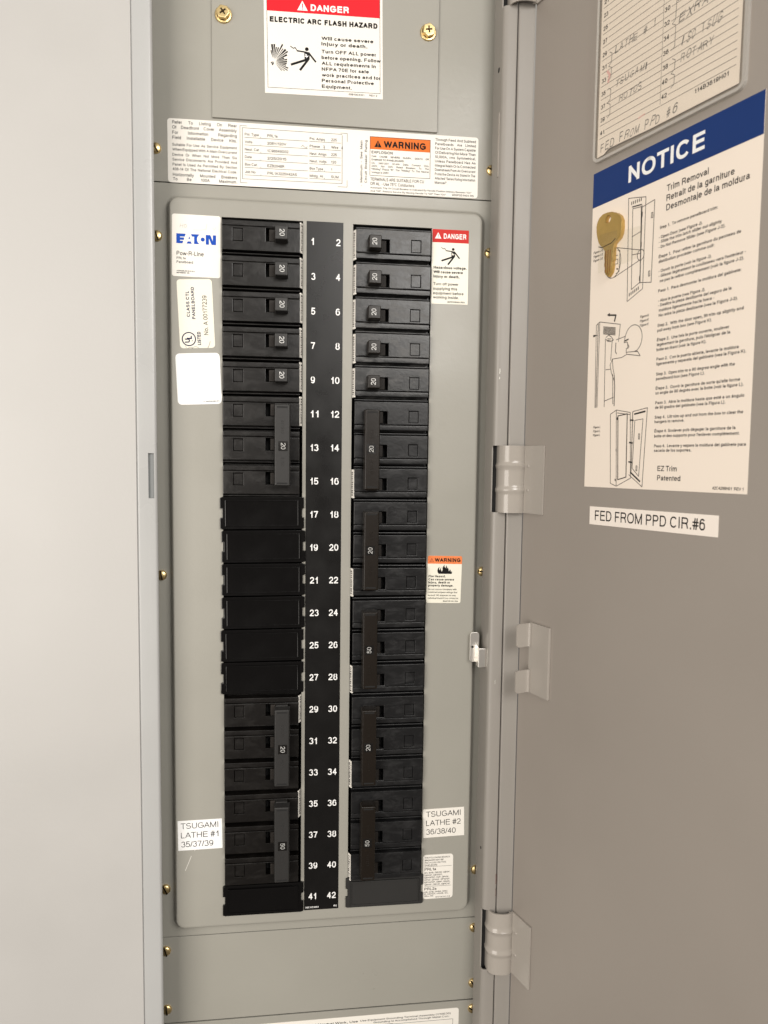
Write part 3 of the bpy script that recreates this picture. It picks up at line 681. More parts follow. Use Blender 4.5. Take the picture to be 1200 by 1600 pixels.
# ------------------------------------------------------------------ stickers on the steel
# arc flash danger sticker
W, H = 87.0, 84.0
o = sticker('danger_sticker', 'large red topped arc flash danger sticker on the access plate', -41.6, 6.2, 190.6, W, H, .9)
mb = MB(); rect(mb, 2.2, W-2.0, -26.4, -8); kid(mb, 'red_band', 'red', o)
wh, rd, ik = MB(), MB(), MB()
alert(wh, rd, 24.2, -24.8, 7.6, 6.9, y=-.30); T(wh, 'DANGER', 34.0, -24.6, 4.6, 28, .03, y=-.30)
kid(wh, 'white_lettering', 'white', o); kid(rd, 'alert_mark', 'red', o)
frame(ik, 2.2, W-2.0, -80.0, -8.0, .25)
T(ik, 'ELECTRIC ARC FLASH HAZARD', 4.2, -34.0, 3.8, 79, .042)
H0 = 84
for s, z, wd in (('Will cause severe', 39.9, 38.5), ('injury or death.', 36.0, 34), ('Turn OFF ALL power', 30.6, 40.3), ('before opening. Follow', 26.4, 44), ('ALL requirements in', 22.3, 40.2), ('NFPA 70E for safe', 18.2, 35), ('work practices and for', 14.1, 43.6), ('Personal Protective', 10.1, 38.7), ('Equipment.', 6.0, 22)):
    T(ik, s, 41.6, z-H0-.3, 2.45, wd, .016)
T(ik, '69B1003H01', 61.5, -82.4, 1.3, 11.5, .0); T(ik, 'REV 2', 76.8, -82.4, 1.3, 6, 0)
random.seed(3)
for k in range(19):                                             # exploding arc
    a = R(-46+k*8.3); r1 = random.uniform(.8, 3); cx, cz_ = 6.6, -61.8
    L = min(10.5/max(.15, abs(math.cos(a))), 12.6/max(.15, abs(math.sin(a))) if math.sin(a) > 0 else 6.8/max(.15, -math.sin(a)))
    if math.cos(a) < 0: L = min(L, 2.4/abs(math.cos(a)))
    L *= random.uniform(.72, 1); wd = random.uniform(.022, .062)*L
    p = [(cx+r1*math.cos(a), cz_+r1*math.sin(a)), (cx+L*math.cos(a-wd/L), cz_+L*math.sin(a-wd/L)), (cx+L*math.cos(a+wd/L), cz_+L*math.sin(a+wd/L))]
    shape(ik, p, -.30-.002*k)
for k in range(9): disc(ik, 5.6+random.uniform(-1, .6), -62.8+random.uniform(-1.6, .8), random.uniform(.2, .55), -.35-.002*k, 8)
victim(ik, 18.6, -67.0, .80); kid(ik, 'black_lettering', 'ink', o)
mb = MB(); bolt(mb, 18.6, -67.0, .80); kid(mb, 'bolt_mark', 'white', o)

# wide rating sticker
W, H = 231.6, 45.2
o = sticker('rating_sticker', 'wide white panel rating sticker with table and orange warning box across the top plate', -110.6, 8, 84.9, W, H, .25, 2.2)
ik, g, og = MB(), MB(), MB()
L1 = ['Refer To Listing On Rear', 'Of Deadfront Cover Assembly', 'For Information Regarding', 'Field Installable Device Kits.']
for s, z in zip(L1, (-3.7, -7.2, -10.9, -14.5)): J(g, s, 3.5, 49.6, z, 2.25)
L2 = ['Suitable For Use As Service Equipment', 'When Equipped With A Main Overcurrent', 'Device Or When Not More Than Six', 'Service Disconnects Are Provided And', 'Panel Is Used As Permitted By Section', '408-14 Of The National Electrical Code.']
for s, z in zip(L2, (-19.3, -22.7, -26.4, -29.8, -33.3, -36.6)): J(g, s, 3.4, 49.6, z, 1.95)
J(g, 'Horizontally Mounted Breakers', 3.5, 49.6, -40.6, 2.2); J(g, 'To Be 100A Maximum.', 3.5, 49.6, -43.7, 2.2)
stroke(ik, [(57, -2.2), (52, -2.2), (52, -42.8), (57, -42.8)], .25); stroke(ik, [(126, -3.0), (131.0, -3.0), (131.0, -9)], .25); stroke(ik, [(131.0, -37), (131.0, -42.0), (124, -42.0)], .25)
stroke(ik, [(53.6, -3.6), (53.6, -40.0)], .3); stroke(ik, [(127.2, -4.6), (127.2, -39.6)], .3)
for j in range(7):
    z = -5.0-j*5.35
    if j: stroke(ik, [(55.3, z), (101.5, z)], .25); stroke(ik, [(102.8, z), (126.2, z)], .25); stroke(ik, [(67, z), (67, z+1)], .2); stroke(ik, [(114, z), (114, z+1)], .2)
stroke(ik, [(53.6, -3.6), (127.2, -3.9)], .25); stroke(ik, [(53.6, -40.0), (127.2, -39.6)], .25)
for j, (a, b_, c, d) in enumerate((('Pnl. Type', 'PRL1a', 'Pnl. Amps', '225'), ('Volts', '208Y/120V', 'Phase   3', 'Wire   4'), ('Neut. Cat', '1C96649G02', 'Neut. Amps', '225'), ('Date', '2/25/2015', 'Neut. Volts', '120'), ('Box Cat.', 'EZB2048R', 'Box Type', '1'), ('Job No', 'PRL1A3225X42AS', 'Mfdg. At', 'SUM'))):
    z = -9.0-j*5.35
    T(g, a, 55.4, z, 1.9); T(g, b_, 71.8, z-.2, 2.0, len(b_)*1.55 if len(b_) > 6 else None); T(g, c, 103, z-.3, 1.9, min(12.5, len(c)*1.25)); T(g, d, 119, z-.3, 2.0)
stroke(ik, [(96.8, -14.6), (97.8, -13.4), (99.0, -14.6), (100.4, -15.4), (101.2, -14.2)], .25)
T(g, '-  Maximum  -  See  Main', 142.5, -40.5, 1.8, 33, 0, rot=90); T(g, 'Circuit  Breaker  Rating', 146.0, -38.0, 1.8, 31, 0, rot=90)
rect(og, 148.2, 194.2, -13.2, -4.1); kid(og, 'orange_band', 'orange', o)
blk, og2 = MB(), MB()
alert(blk, og2, 151.4, -11.6, 5.6, 5.0); T(blk, 'WARNING', 158.6, -11.6, 5.0, 32.2, .03)
frame(blk, 148.2, 194.2, -32.4, -4.1, .3); T(blk, 'EXPLOSION', 149.4, -16.3, 2.0, 16, .01)
J(blk, 'CAN CAUSE SEVERE INJURY, DEATH OR', 149.4, 193.2, -19.0, 1.35, .01); T(blk, 'DAMAGE TO PANELBOARD.', 149.4, -21.4, 1.35, 25, .01)
for s, z in zip(('On, 240/120V 3O-4W Delta Connect Only', '240V, Not 120V Rated Breakers To The', '"Wildleg" Phase "B". The "Wildleg" To The Neutral'), (-23.9, -26.1, -28.3)): J(g, s, 149.4, 193.2, z, 1.4)
T(g, 'Voltage is 208V.', 149.4, -30.7, 1.4, 13.5)
T(g, 'TERMINALS ARE SUITABLE FOR CU', 148.6, -36.1, 2.2, 41); T(g, 'OR AL. - Use 75°C Conductors.', 148.6, -39.4, 2.2, 34)
T(g, 'Automatic Trip Of Circuit Breaker Is Indicated By Handle Position Midway Between "On"', 148.6, -41.9, 1.25, 78); T(g, 'And "Off". Restore Service By Moving Handle To "Off" Then "On"', 148.6, -44.3, 1.25, 58)
T(g, '900P051H01 R5', 211.5, -44.3, 1.5, 17)
for j, s in enumerate(('Through Feed And Subfeed', 'Panelboards Are Limited', 'For Use On A System Capable', 'Of Delivering Not More Than', '10,000A, rms Symmetrical,', 'Unless Panelboard Has An', 'Integral Main Or Is Connected', 'Downstream From An Overcurrent', 'Protective Device As Stated In The', 'Attached "Series Rating Information')):
    J(g, s, 198, 229.5, -4.2-j*3.17, 1.95)
T(g, 'Manual".', 198, -35.9, 1.95)
kid(ik, 'table_lines', 'ink2', o); kid(g, 'grey_lettering', 'ink2', o); kid(blk, 'black_lettering', 'ink', o); kid(og2, 'alert_mark', 'orange', o)

# maker sticker with blue logo
o = sticker('maker_sticker', 'white maker sticker with blue logo, topmost of three stickers left of the breakers', -106.5, 0, 14.9, 34.5, 44.2, -.5, 1.6)
lg = MB(); x0, zb, hh = 3.1, -20.7, 6.9
LP = lambda pts: shape(lg, [(x0+a, zb+b_*hh) for a, b_ in pts])
LP([(0, 0), (4.3, 0), (4.9, .25), (2.6, .25), (2.6, .36), (5.2, .36), (5.6, .6), (2.6, .6), (2.6, .7), (5.9, .7), (6.6, 1), (0, 1)])
LP([(8.5, .5), (9.9, .5), (9.2, .76)]); LP([(7.2, 0), (10.9, 0), (10.2, .23), (8.1, .23)])
arc = [(18.7-4.1*math.cos(R(t)), .5+4.1*math.sin(R(t))/hh) for t in range(-56, 57, 8)]
LP([(12.6, 0)]+arc+[(17.3, 1), (10.4, 1), (11.0, .75), (12.6, .75)])
disc(lg, x0+18.7, zb+hh*.5, 1.42)
LP([(20.9, 0), (20.9, 1), (24.1, 1), (25.9, .36), (25.9, 1), (28.2, 1), (28.2, 0), (25.1, 0), (23.1, .66), (23.1, 0)])
kid(lg, 'blue_logo', 'logo', o)
ik = MB(); T(ik, 'Pow-R-Line', 3.3, -29.2, 3.0, 19.2); T(ik, 'PRL1a', 3.3, -32.0, 1.7, 6.4); T(ik, 'Panelboard', 3.3, -34.8, 1.8, 11.6)
T(ik, 'ASSEMBLED IN U.S.A.', 3.3, -40.7, .9, 13, .02); T(ik, '80P1988H01  R6', 3.3, -42.1, .9, 9, .03); kid(ik, 'lettering', 'ink', o)
pc = MB(); hand(pc, 'Ho', 5.5, -9.5, 3.2, 6); stroke(pc, [(15, -10.6), (18, -10.8), (21, -10.6), (24.2, -9.6), (24.8, -6.0), (24.0, -10.8)], .18); stroke(pc, [(29, -9), (30, -10), (31.2, -8.2)], .15); kid(pc, 'pencil_marks', 'faint', o)

# listing sticker
o = sticker('listing_sticker', 'cream listing sticker with sideways lettering and round mark, middle of three', -103.8, 0, -31.6, 25.2, 49.6, 2.6, 2.4, 'ulpaper')
nv, ik = MB(), MB()
T(nv, 'CLASS CTL', 8.3, -27.0, 2.3, 18.5, .018, rot=90); T(nv, 'PANELBOARD', 12.1, -28.6, 2.3, 23, .018, rot=90); T(nv, 'LISTED', 15.2, -47.4, 2.5, 9.6, .03, rot=90)
stroke(nv, ring(6.6, -43.0, 4.75), .75); T(nv, 'U', 7.3, -45.6, 3.6, 3.0, .03, rot=90); T(nv, 'L', 8.8, -43.0, 3.6, 2.4, .03, rot=90)
disc(nv, 8.9, -44.3, .35); kid(nv, 'navy_lettering', 'navy', o)
T(ik, 'No. A 00177239', 20.8, -40.2, 3.2, 28.4, -.005, rot=90); kid(ik, 'serial_number', 'ink2', o)
pc = MB(); stroke(pc, [(21.8, -44.8), (21.2, -47.2), (20.0, -49.4)], .3); stroke(pc, [(4.0, -47.9), (4.4, -49.3)], .2); stroke(pc, ring(11, -50.2, 2.4, 1.6, 20, 165, 8), .25); stroke(pc, ring(7.2, -50.2, 1.8, 1.2, 20, 165, 8), .22); kid(pc, 'pen_marks', 'pencil', o)

# code sticker (its square code is left out)
o = sticker('code_sticker', 'blank white rounded sticker with tiny number, lowest of three stickers left of the breakers', -105.2, 0, -85.0, 32.0, 37.4, 2.6, 3.0, 'paperw')
ik = MB(); T(ik, 'P: 043D001901.R1', 18.6, -35.8, .95, 11.4, .01); kid(ik, 'lettering', 'ink', o)

# lathe name tapes
for nm, x, z, a, l2, l3, lab in (('1', -106.8, -440.9, .9, 'LATHE #1', '35/37/39', 'white tape label for lathe 1, reading 35/37/39, left of the breakers'), ('2', 85.3, -441.0, 1.3, 'LATHE #2', '36/38/40', 'white tape label for lathe 2, reading 36/38/40, right of the breakers')):
    o = sticker('name_tape', lab, x, 0, z, 33.6, 23.8, a, 0, 'paperw' if nm == '1' else 'paper', 'tape label', group='lathe name tapes')
    ik = MB(); T(ik, 'TSUGAMI', 2.3, -6.5, 4.5, 28.3, -.012); T(ik, l2, 2.3, -13.9, 4.5, 28.3, -.012); T(ik, l3, 2.3, -21.2, 4.5, 24.2, -.012); kid(ik, 'lettering', 'ink', o)

# small danger sticker
o = sticker('danger_sticker', 'small red topped hazardous voltage danger sticker right of the top breaker', 85.0, 0, 13.6, 28.1, 55.4, .2, 0, 'ulpaper')
mb = MB(); rect(mb, 0.02, 28.08, -9.7, -.02); kid(mb, 'red_band', 'red2', o)
wh, rd, ik = MB(), MB(), MB(); alert(wh, rd, 1.9, -6.9, 5.0, 4.6); T(wh, 'DANGER', 8.7, -6.9, 3.9, 17.4, .022)
kid(wh, 'white_lettering', 'white', o); kid(rd, 'alert_mark', 'red2', o)
victim(ik, 6.8, -26.2, .61)
for s, z, wd in (('Hazardous voltage.', -29.3, 25.6), ('Will cause severe', -32.6, 22.7), ('injury or death.', -35.9, 20.2)): T(ik, s, 1.2, z, 2.1, wd, .022)
for s, z, wd in (('Turn off power', -41.5, 19.4), ('supplying this', -45.0, 18.6), ('equipment before', -48.4, 23.6), ('working inside.', -51.5, 20)): T(ik, s, 1.1, z, 2.1, wd, .006)
T(ik, '267P919H01 R03', 12.2, -54.4, 1.2, 13.4, .02); kid(ik, 'black_lettering', 'ink', o)
mb = MB(); bolt(mb, 6.8, -26.2, .61); kid(mb, 'bolt_mark', 'ulpaper', o)

# small fire warning sticker
o = sticker('warning_sticker', 'small orange topped fire hazard warning sticker right of the breaker numbered 22', 85.7, 0, -235.3, 27.4, 37.4, -1.1, 1.3, 'ulpaper')
mb = MB(); shape(mb, [p for p in rrect(0.02, 27.38, -20, -.02, 1.3) if p[1] > -6.2]+[(.02, -6.3), (27.38, -6.3)], -.26); kid(mb, 'orange_band', 'orange2', o)
dr_, ik, og2 = MB(), MB(), MB()
stroke(dr_, [(1.6, -4.8), (4.6, -4.8), (3.1, -2.1), (1.6, -4.8)], .32); stroke(dr_, [(3.1, -3.1), (3.1, -4.0)], .32); kid(dr_, 'alert_mark', 'darkred', o)
T(ik, 'WARNING', 5.5, -4.8, 3.1, 20.7, .03)
F = [(9.0, -14.2), (8.2, -13.2), (7.9, -11.4), (8.5, -9.8), (9.6, -8.6), (9.2, -10.4), (9.6, -11.6), (10.4, -9.8), (11.0, -8.8), (10.6, -10.6), (11.4, -12.6), (12.1, -11.0), (11.9, -9.6), (12.6, -8.2), (13.4, -7.0), (13.5, -8.6), (14.4, -9.7), (14.7, -8.8), (14.9, -7.4), (15.4, -8.2), (15.5, -10.0), (16.3, -9.0), (16.9, -10.8), (17.1, -12.2), (17.7, -11.4), (17.8, -10.2), (18.5, -11.6), (18.8, -12.6), (19.4, -12.0), (19.7, -13.2), (19.4, -14.2)]
shape(ik, F)
for s, z, wd in (('Fire Hazard.', -17.0, 13.5), ('Can cause severe', -19.5, 20.4), ('injury, death or', -21.9, 17.2), ('property damage.', -24.3, 20)): T(ik, s, 1.1, z, 1.75, wd, .022)
for s, z, wd in (('Do not connect breakers with', -27.2, 22.9), ('combined ampere ratings that', -29.5, 23.6), ('exceed 140 amperes on any', -31.9, 22.5), ('individual branch bus connector.', -34.2, 25)): T(ik, s, .9, z, 1.35, wd)
T(ik, '80AR725-H01 R04', 13.2, -36.4, .95, 12, .02); kid(ik, 'black_lettering', 'ink', o)

# breaker list sticker
o = sticker('list_sticker', 'small white rounded sticker listing allowed breakers, beside the lower right blank', 86.0, 0, -479.2, 24.7, 37.2, .2, 2.4, 'paper')
ik, g = MB(), MB()
for j, s in enumerate(('THE FOLLOWING BRANCH', 'BREAKERS MAY BE', 'INSTALLED ON THIS', 'PANELBOARD')): T(g, s, 1.4, -3.0-j*2.1, 1.25, len(s)*1.02)
stroke(g, [(1.2, -9.9), (23.4, -9.9)], .2); T(ik, 'PRL1a', 1.3, -13.2, 2.3, 9.4)
for j, s in enumerate(('BA, BAB, QBHW, QBGF,', 'QBHGF, QBGFEP,', 'QBHGFEP, HQP, QPHW,', 'QPGF, QPHGF, QPGFEP,', 'QPHGFEP, QBAF, QBAG,', 'QBHAF, QBCAF, QBHCAF')): T(g, s, 1.3, -15.7-j*2.0, 1.25, len(s)*1.05)
stroke(g, [(1.2, -26.6), (23.4, -26.6)], .2); T(ik, 'PRL2a', 1.3, -29.8, 2.2, 10)
for j, s in enumerate(('GB, GHB, GHBS, GHQ', 'G, HGFEP, HGHB, GC,', 'Gku, HG')): T(g, s, 1.3, -31.9-j*1.7, 1.15, len(s)*1.05)
T(g, '80AP3907H01 R18', 10.5, -36.4, .9, 12); kid(ik, 'lettering', 'ink2', o); kid(g, 'fine_print', 'ink2', o)

# bottom sticker, cut by the lower edge of the picture
o = sticker('torque_sticker', 'white torque and grounding sticker on the bottom plate, mostly below the photo edge', -104, 8, -619.4, 224, 50, .1, 2.2, 'paper')
g, ik = MB(), MB()
T(g, 'For Ground And Neutral Work, Use', 76, -5.4, 1.9, 63); T(g, 'Tightening Chart:', 84, -8.2, 1.9, 32)
frame(ik, 110, 183.5-62, -30, -8.0, .25); T(g, 'LUG TORQUES', 122, -11.0, 1.9, 24); frame(ik, 60, 168, -34, -9.0, .25)
T(g, 'Use Equipment Grounding Terminal Assembly (1/10E30)', 141, -5.0, 1.5, 76); T(g, 'Grounding Is Accomplished Through Metal Con-', 152, -7.4, 1.5, 64); frame(ik, 141, 219, -30, -9.4, .25)
kid(g, 'lettering', 'ink2', o); kid(ik, 'table_lines', 'ink2', o)

# ------------------------------------------------------------------ door, swung open to the right
door = empty('panel_door', (DOOR_X, DOOR_Y, -780), (0, 0, -DOOR_A))
tag(door, 'open grey steel panel door on the right with notice sheet and card holder', 'panel door')
def dk(mb, name, m, sharp=40, parent=None):                    # mm coordinates in the door's plane: x along, -y towards the viewer
    o = mb.build(name, m, parent or door, sharp=sharp)
    if not parent: o.location = (0, 0, .780)
    return o
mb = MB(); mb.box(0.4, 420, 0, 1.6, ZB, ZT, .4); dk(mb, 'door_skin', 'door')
def W2D(x, y):                                                  # plan point of the room into the door's own frame
    dx, dy = x-DOOR_X, y-DOOR_Y; c, s = math.cos(DOOR_A), math.sin(DOOR_A)
    return (dx*c-dy*s, dx*s+dy*c)
pe = [W2D(*q) for q in ((142.5, -15.5), (142.4, -18.3), (142.8, -19.1), (143.6, -19.3), (150, -19.5), (153.4, -19.6), (154.3, -19.9))]
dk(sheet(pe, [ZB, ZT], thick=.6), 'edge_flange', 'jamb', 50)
# wrap hinges welded to the door
def hinge(z0, z1, cham):
    prof = [W2D(*q) for q in ((135.6, -9), (135.4, -15), (135.6, -18.6), (136.6, -21.6), (138.8, -24.0), (141.8, -25.3), (145.6, -26.0), (149.4, -26.0), (152.2, -25.2), (153.9, -23.6))]
    u0_, v0_ = prof[-1]
    prof += [(1.2, -2.6), (2.6, -1.9), (4.6, -1.6), (9, -1.5), (14, -1.5), (19, -1.5), (24.2, -1.5)]
    nz = 34; zs = [z0+(z1-z0)*k/nz for k in range(nz+1)]
    mb = MB(); b = mb.bm; V = []
    n = len(prof); Bk = []
    for i, (a, c) in enumerate(prof):
        p, q = prof[max(0, i-1)], prof[min(n-1, i+1)]
        tx, ty = q[0]-p[0], q[1]-p[1]; L = math.hypot(tx, ty); nx, ny = ty/L, -tx/L
        amp = 1.3 if 1 <= i <= n-7 else (.9 if i == n-6 else (.45 if i == n-5 else 0))
        row, bk = [], []
        for z in zs:
            t = (z-z0)/(z1-z0); d = sum(math.exp(-((t-c_)/.032)**2) for c_ in (.34, .70))*amp
            row.append((a+nx*d, c+ny*d, z)); bk.append((a+nx*(d-1.2), c+ny*(d-1.2), z))
        V.append(row); Bk.append(bk)
    slab(b, V, Bk)
    o = dk(mb, 'hinge', 'hinge', 45)
    mb = MB()
    for t in (.34, .70):
        z = z0+(z1-z0)*t
        mb.lathe([(1.3, 0), (1.15, -.35), (.6, -.55), (0, -.6)], 14, Matrix.Translation((7.2, -1.5, z)))
    dk(mb, 'weld_dimple', 'hinge', 50, o)
    return o
for h in HZ: hinge(h[0], h[1], 0)
# keeper bracket: plate with two turned-out tabs
zt_, zb_ = -281.2, -334.6
mb = MB(); mb.box(14.2, 36.6, -2.4, -.02, zb_, zt_, .5); kb = dk(mb, 'keeper_bracket', 'hinge')
for a, c in ((-299.2, -281.6), (-334.2, -317.0)):
    m2 = sheet([(17.0, -2.2), (15.4, -2.7), (14.6, -4.0), (14.4, -6.0), (14.4, -14.5)], [a+.0, a+1.2, c-1.2, c], thick=1.2)
    for v in m2.bm.verts:
        if v.co.y < -14 and (v.co.z < a+.3 or v.co.z > c-.3): v.co.y += 1.6
    dk(m2, 'tab', 'hinge', 50, kb)
mb = MB(); mb.lathe([(0, -.05), (.6, -.05), (.6, .02)], 10, Matrix.Translation((54.2, 0, -24.4))); mb.lathe([(0, -.05), (.5, -.05), (.5, .02)], 10, Matrix.Translation((121, 0, -432)))
dk(mb, 'paint_chip', 'stain')

# directory card in its clear pocket
pk = MB(); pk.prism(rrect(65.6, 173.4, 33.0, 262, 4.5), -2.3, -2.1)
pko = pk.build('card_pocket', 'clear', None, on_door(0, 0), (0, 0, -DOOR_A)); tag(pko, 'clear plastic card pocket on the door above the notice sheet', 'card pocket')
mb = MB()
ro, ri = rrect(65.4, 173.6, 32.8, 262.2, 4.7), rrect(67.2, 171.8, 34.6, 260.4, 3.2)
for k in range(len(ro)):
    q = (k+1) % len(ro)
    mb.poly([(*ro[k][:1], -2.6, ro[k][1]), (ro[q][0], -2.6, ro[q][1]), (ri[q][0], -2.5, ri[q][1]), (ri[k][0], -2.5, ri[k][1])])
    mb.poly([(ro[k][0], -2.6, ro[k][1]), (ro[k][0], 0, ro[k][1]), (ro[q][0], 0, ro[q][1]), (ro[q][0], -2.6, ro[q][1])])
mb.build('pocket_rim', 'clearedge', pko)
mb = MB(); b = mb.bm
P = [(68.3, 36.0), (74, 36.2), (78, 38.4), (92, 38.0), (110, 37.2), (140, 37.0), (169.6, 36.8), (169.8, 150), (169.6, 258), (68.3, 258)]
mb.prism(P, -1.5, -1.25)
cd = mb.build('directory_card', 'card', None, on_door(0, 0), (0, 0, -DOOR_A)); tag(cd, 'handwritten circuit directory card inside the clear pocket on the door', 'directory card')
g, hp, ln, pk_ = MB(), MB(), MB(), MB(); ox, oz = 66.0, 34.0
for k in range(0, 28):
    z = oz+13.2+k*4.03
    stroke(ln, [(ox+(4.0 if k % 2 == 0 else 9), z), (ox+52, z)], .28, -1.56); stroke(ln, [(ox+(52.6 if k % 2 == 0 else 58), z), (ox+101.5, z)], .28, -1.56)
for k in range(0, 12):
    T(g, str(41-2*k), ox+4.3, oz+15.2+k*8.06, 2.6, 3.6, .01, y=-1.6); T(g, str(42-2*k), ox+53.0, oz+16.4+k*8.06, 2.6, 3.9, .012, y=-1.6)
stroke(ln, [(ox+52.3, oz+14), (ox+52.3, oz+200)], .2, -1.56)
T(g, '114B3619H01', ox+76.3, oz+9.6, 2.4, 21, .01, y=-1.6, shear=.0)
random.seed(11)
hand(hp, 'LATHE # 1', ox+14.8, oz+60.8, 4.6, 34, -1.62); hand(hp, 'TSUGAMI', ox+15.9, oz+39.8, 4.2, 28, -1.62); hand(hp, 'ROTOS', ox+19.7, oz+29.6, 4.2, 19, -1.62)
hand(hp, 'FED FROM PPD #6', ox+5.2, oz+4.6, 5.2, 60, -1.62); hand(hp, 'EXRAY', ox+63.4, oz+54.2, 5.2, 25, -1.62); hand(hp, 'EX', ox+62, oz+66, 5.2, 12, -1.62)
hand(hp, 'ISO TSUG', ox+65.8, oz+40.2, 4.8, 26, -1.62); hand(hp, 'ROTARY', ox+65.7, oz+31.2, 4.6, 22, -1.62)
def brace(x, z0, z1):
    m_ = (z0+z1)/2
    stroke(hp, [(x, z1), (x+2.0, z1-1.5), (x+1.6, m_+1.6), (x-.6, m_), (x+1.9, m_-1.6), (x+1.7, z0+1.2), (x-.4, z0)], .35, -1.62)
brace(ox+10.5, oz+47, oz+64); brace(ox+10.5, oz+24, oz+42); brace(ox+59.5, oz+41, oz+70); brace(ox+60, oz+20, oz+36)
stroke(pk_, [(ox+9, oz+53), (ox+11, oz+50), (ox+10, oz+46)], 1.6, -1.58); stroke(pk_, [(ox+36, oz+13), (ox+41, oz+13.6)], .8, -1.58)
kid(ln, 'ruled_lines', 'ink2', cd); kid(g, 'printed_numbers', 'ink', cd); kid(hp, 'handwriting', 'pencil', cd); kid(pk_, 'pink_mark', 'redpen', cd)

# notice sheet
W, H = 119.8, 204.8
o = sticker('notice_sheet', 'large blue headed trim removal notice sheet with line drawings on the door', 64.4, 0, 27.4, W, H, .2, 0, 'notice', 'notice', door=True)
mb = MB(); rect(mb, .02, W-.02, -21.9, -.02); kid(mb, 'blue_band', 'blue', o)
mb = MB(); T(mb, 'NOTICE', 30.2, -15.8, 10.0, 54.6, .02); kid(mb, 'white_lettering', 'white', o)
ik = MB()
for s, x, z, h, wd in (('Trim Removal', 60.1, -30.6, 3.6, 28), ('Retrait de la garniture', 60.1, -36.2, 3.6, 44), ('Desmontaje de la moldura', 60.2, -41.6, 3.6, 53)): T(ik, s, x, z, h, wd, .004)
for s, x, z, e in (('Step 1.  To remove panelboard trim:', 56, -51, 94.8), ('- Open Door (see Figure J).', 55.6, -56.5, 85.5), ('- Slide the trim latch slider out slightly', 55.6, -59.2, 97.7), ('- Do Not Remove Slider (see Figure J-2).', 55.7, -62.2, 99.9),
        ('Étape 1.  Pour retirer la garniture du panneau de', 56, -67.8, 109.5), ('distribution procéder comme suit:', 56.1, -70.7, 93.6), ('- Ouvrir la porte (voir la figure J).', 56.4, -76.2, 92.2), ('- Glisser légèrement le coulisseau vers l\'extérieur -', 56.5, -79.1, 112.8), ('ne pas le retirer complètement (voir la figure J-2).', 57.5, -82.1, 111.9),
        ('Paso 1.  Para desmontar la moldura del gabinete:', 56.6, -87.8, 110.6), ('- Abra la puerta (vea Figura J).', 56.9, -93.5, 89), ('- Deslice la pieza deslizante del seguro de la', 57, -96.2, 105.4), ('moldura ligeramente hacia fuera -', 57.6, -99.2, 95), ('No retire la pieza deslizante (vea la Figura J-2).', 57.6, -102.2, 109.3),
        ('Step 2.  With the door open, lift trim up slightly and', 57, -108, 113), ('pull away from box (see Figure K).', 57, -110.9, 94), ('Étape 2.  Une fois la porte ouverte, soulever', 57, -116.4, 104.9), ('légèrement la garniture, puis l\'éloigner de la', 57.1, -119.3, 105.8), ('boîte en tirant (voir la figure K).', 57, -122.2, 91.1),
        ('Paso 2.  Con la puerta abierta, levante la moldura', 57.2, -127.8, 111.2), ('ligeramente y separela del gabinete (vea la Figura K).', 57.3, -130.6, 115.5), ('Step 3.  Open trim to a 90 degree angle with the', 57.3, -136.6, 109.4), ('panelboard box (see Figure L).', 57.4, -139.4, 90.9), ('Étape 3.  Ouvrir la garniture de sorte qu\'elle forme', 57.4, -145, 112.8), ('un angle de 90 degrés avec la boîte (voir la figure L).', 57.4, -147.8, 114.9),
        ('Paso 3.  Abra la moldura hasta que esté a un ángulo', 57.5, -153.6, 115.7), ('de 90 grados del gabinete (vea la Figura L).', 57.5, -156.4, 104.7), ('Step 4.  Lift trim up and out from the box to clear the', 57.5, -162.2, 115.5), ('hangers to remove.', 57.5, -164.9, 78.7), ('Étape 4. Soulever puis dégager la garniture de la', 57.7, -170.4, 111.5), ('boîte et des supports pour l\'enlever complètement.', 57.7, -173.4, 114),
        ('Paso 4.  Levante y separe la moldura del gabinete para', 57.8, -179.3, 118), ('sacarla de los soportes.', 57.9, -182, 84.2)): T(ik, s, x, z, 1.75, e-x, .008)
T(ik, 'EZ Trim', 61, -193.4, 3.1, 13.9, .004); T(ik, 'Patented', 61, -199, 3.1, 16.6, .004); T(ik, '42C4299H01  REV 1', 99, -203.0, 1.7, 18.7, .008)
for j in range(3):
    T(ik, 'Figure J-2', 2.2, -51.8-j*2.6, 1.5, 8.2, .008, shear=.1); T(ik, 'Figure K', 43.5, -100.4-j*2.6, 1.5, 6.6, .008, shear=.1); T(ik, 'Figure L', 6.8, -166-j*2.6, 1.5, 6.4, .008, shear=.1)
kid(ik, 'black_lettering', 'ink', o)
d = MB(); lw = .38
def st(*p, wd=lw): stroke(d, list(p), wd)
# figure J: panel with its door open and the latch enlarged
st((31, -25.2), (44.7, -28.6), (44.6, -82.9), (32.6, -88.3), (31, -25.2)); st((41.9, -33.9), (51.5, -32.5), (51, -80.5), (41.9, -78.7))
st((34.6, -32.6), (41.3, -33.4), (42.3, -78.6), (35.7, -81.6), (34.6, -32.6)); st((34.2, -31.4), (41.6, -32.2), wd=.7); st((34.8, -49.5), (41.6, -48.2)); st((35.2, -60.5), (41.8, -61.2)); st((41.9, -33), (42.3, -79), wd=.6)
for z in (-37, -55, -75): st((42.1, z), (42.1, z-2.4), wd=1.0)
for k in range(6): st((33.6+k*1.5, -28.2), (33.6+k*1.5, -29.8), wd=.6); st((34.2+k*1.4, -85.2+k*.5), (34.2+k*1.4, -83.6+k*.5), wd=.6)
frame(d, 49.4, 50.4, -42.5, -39.5, lw); frame(d, 48.8, 49.8, -76.5, -73.5, lw)
stroke(d, ring(42.2, -62.2, 2.6, 3.2), lw); stroke(d, ring(19.4, -61.4, 6.8, 9.6), lw); st((22, -52.6), (41.8, -59.2)); st((21, -70.9), (41.6, -65.2))
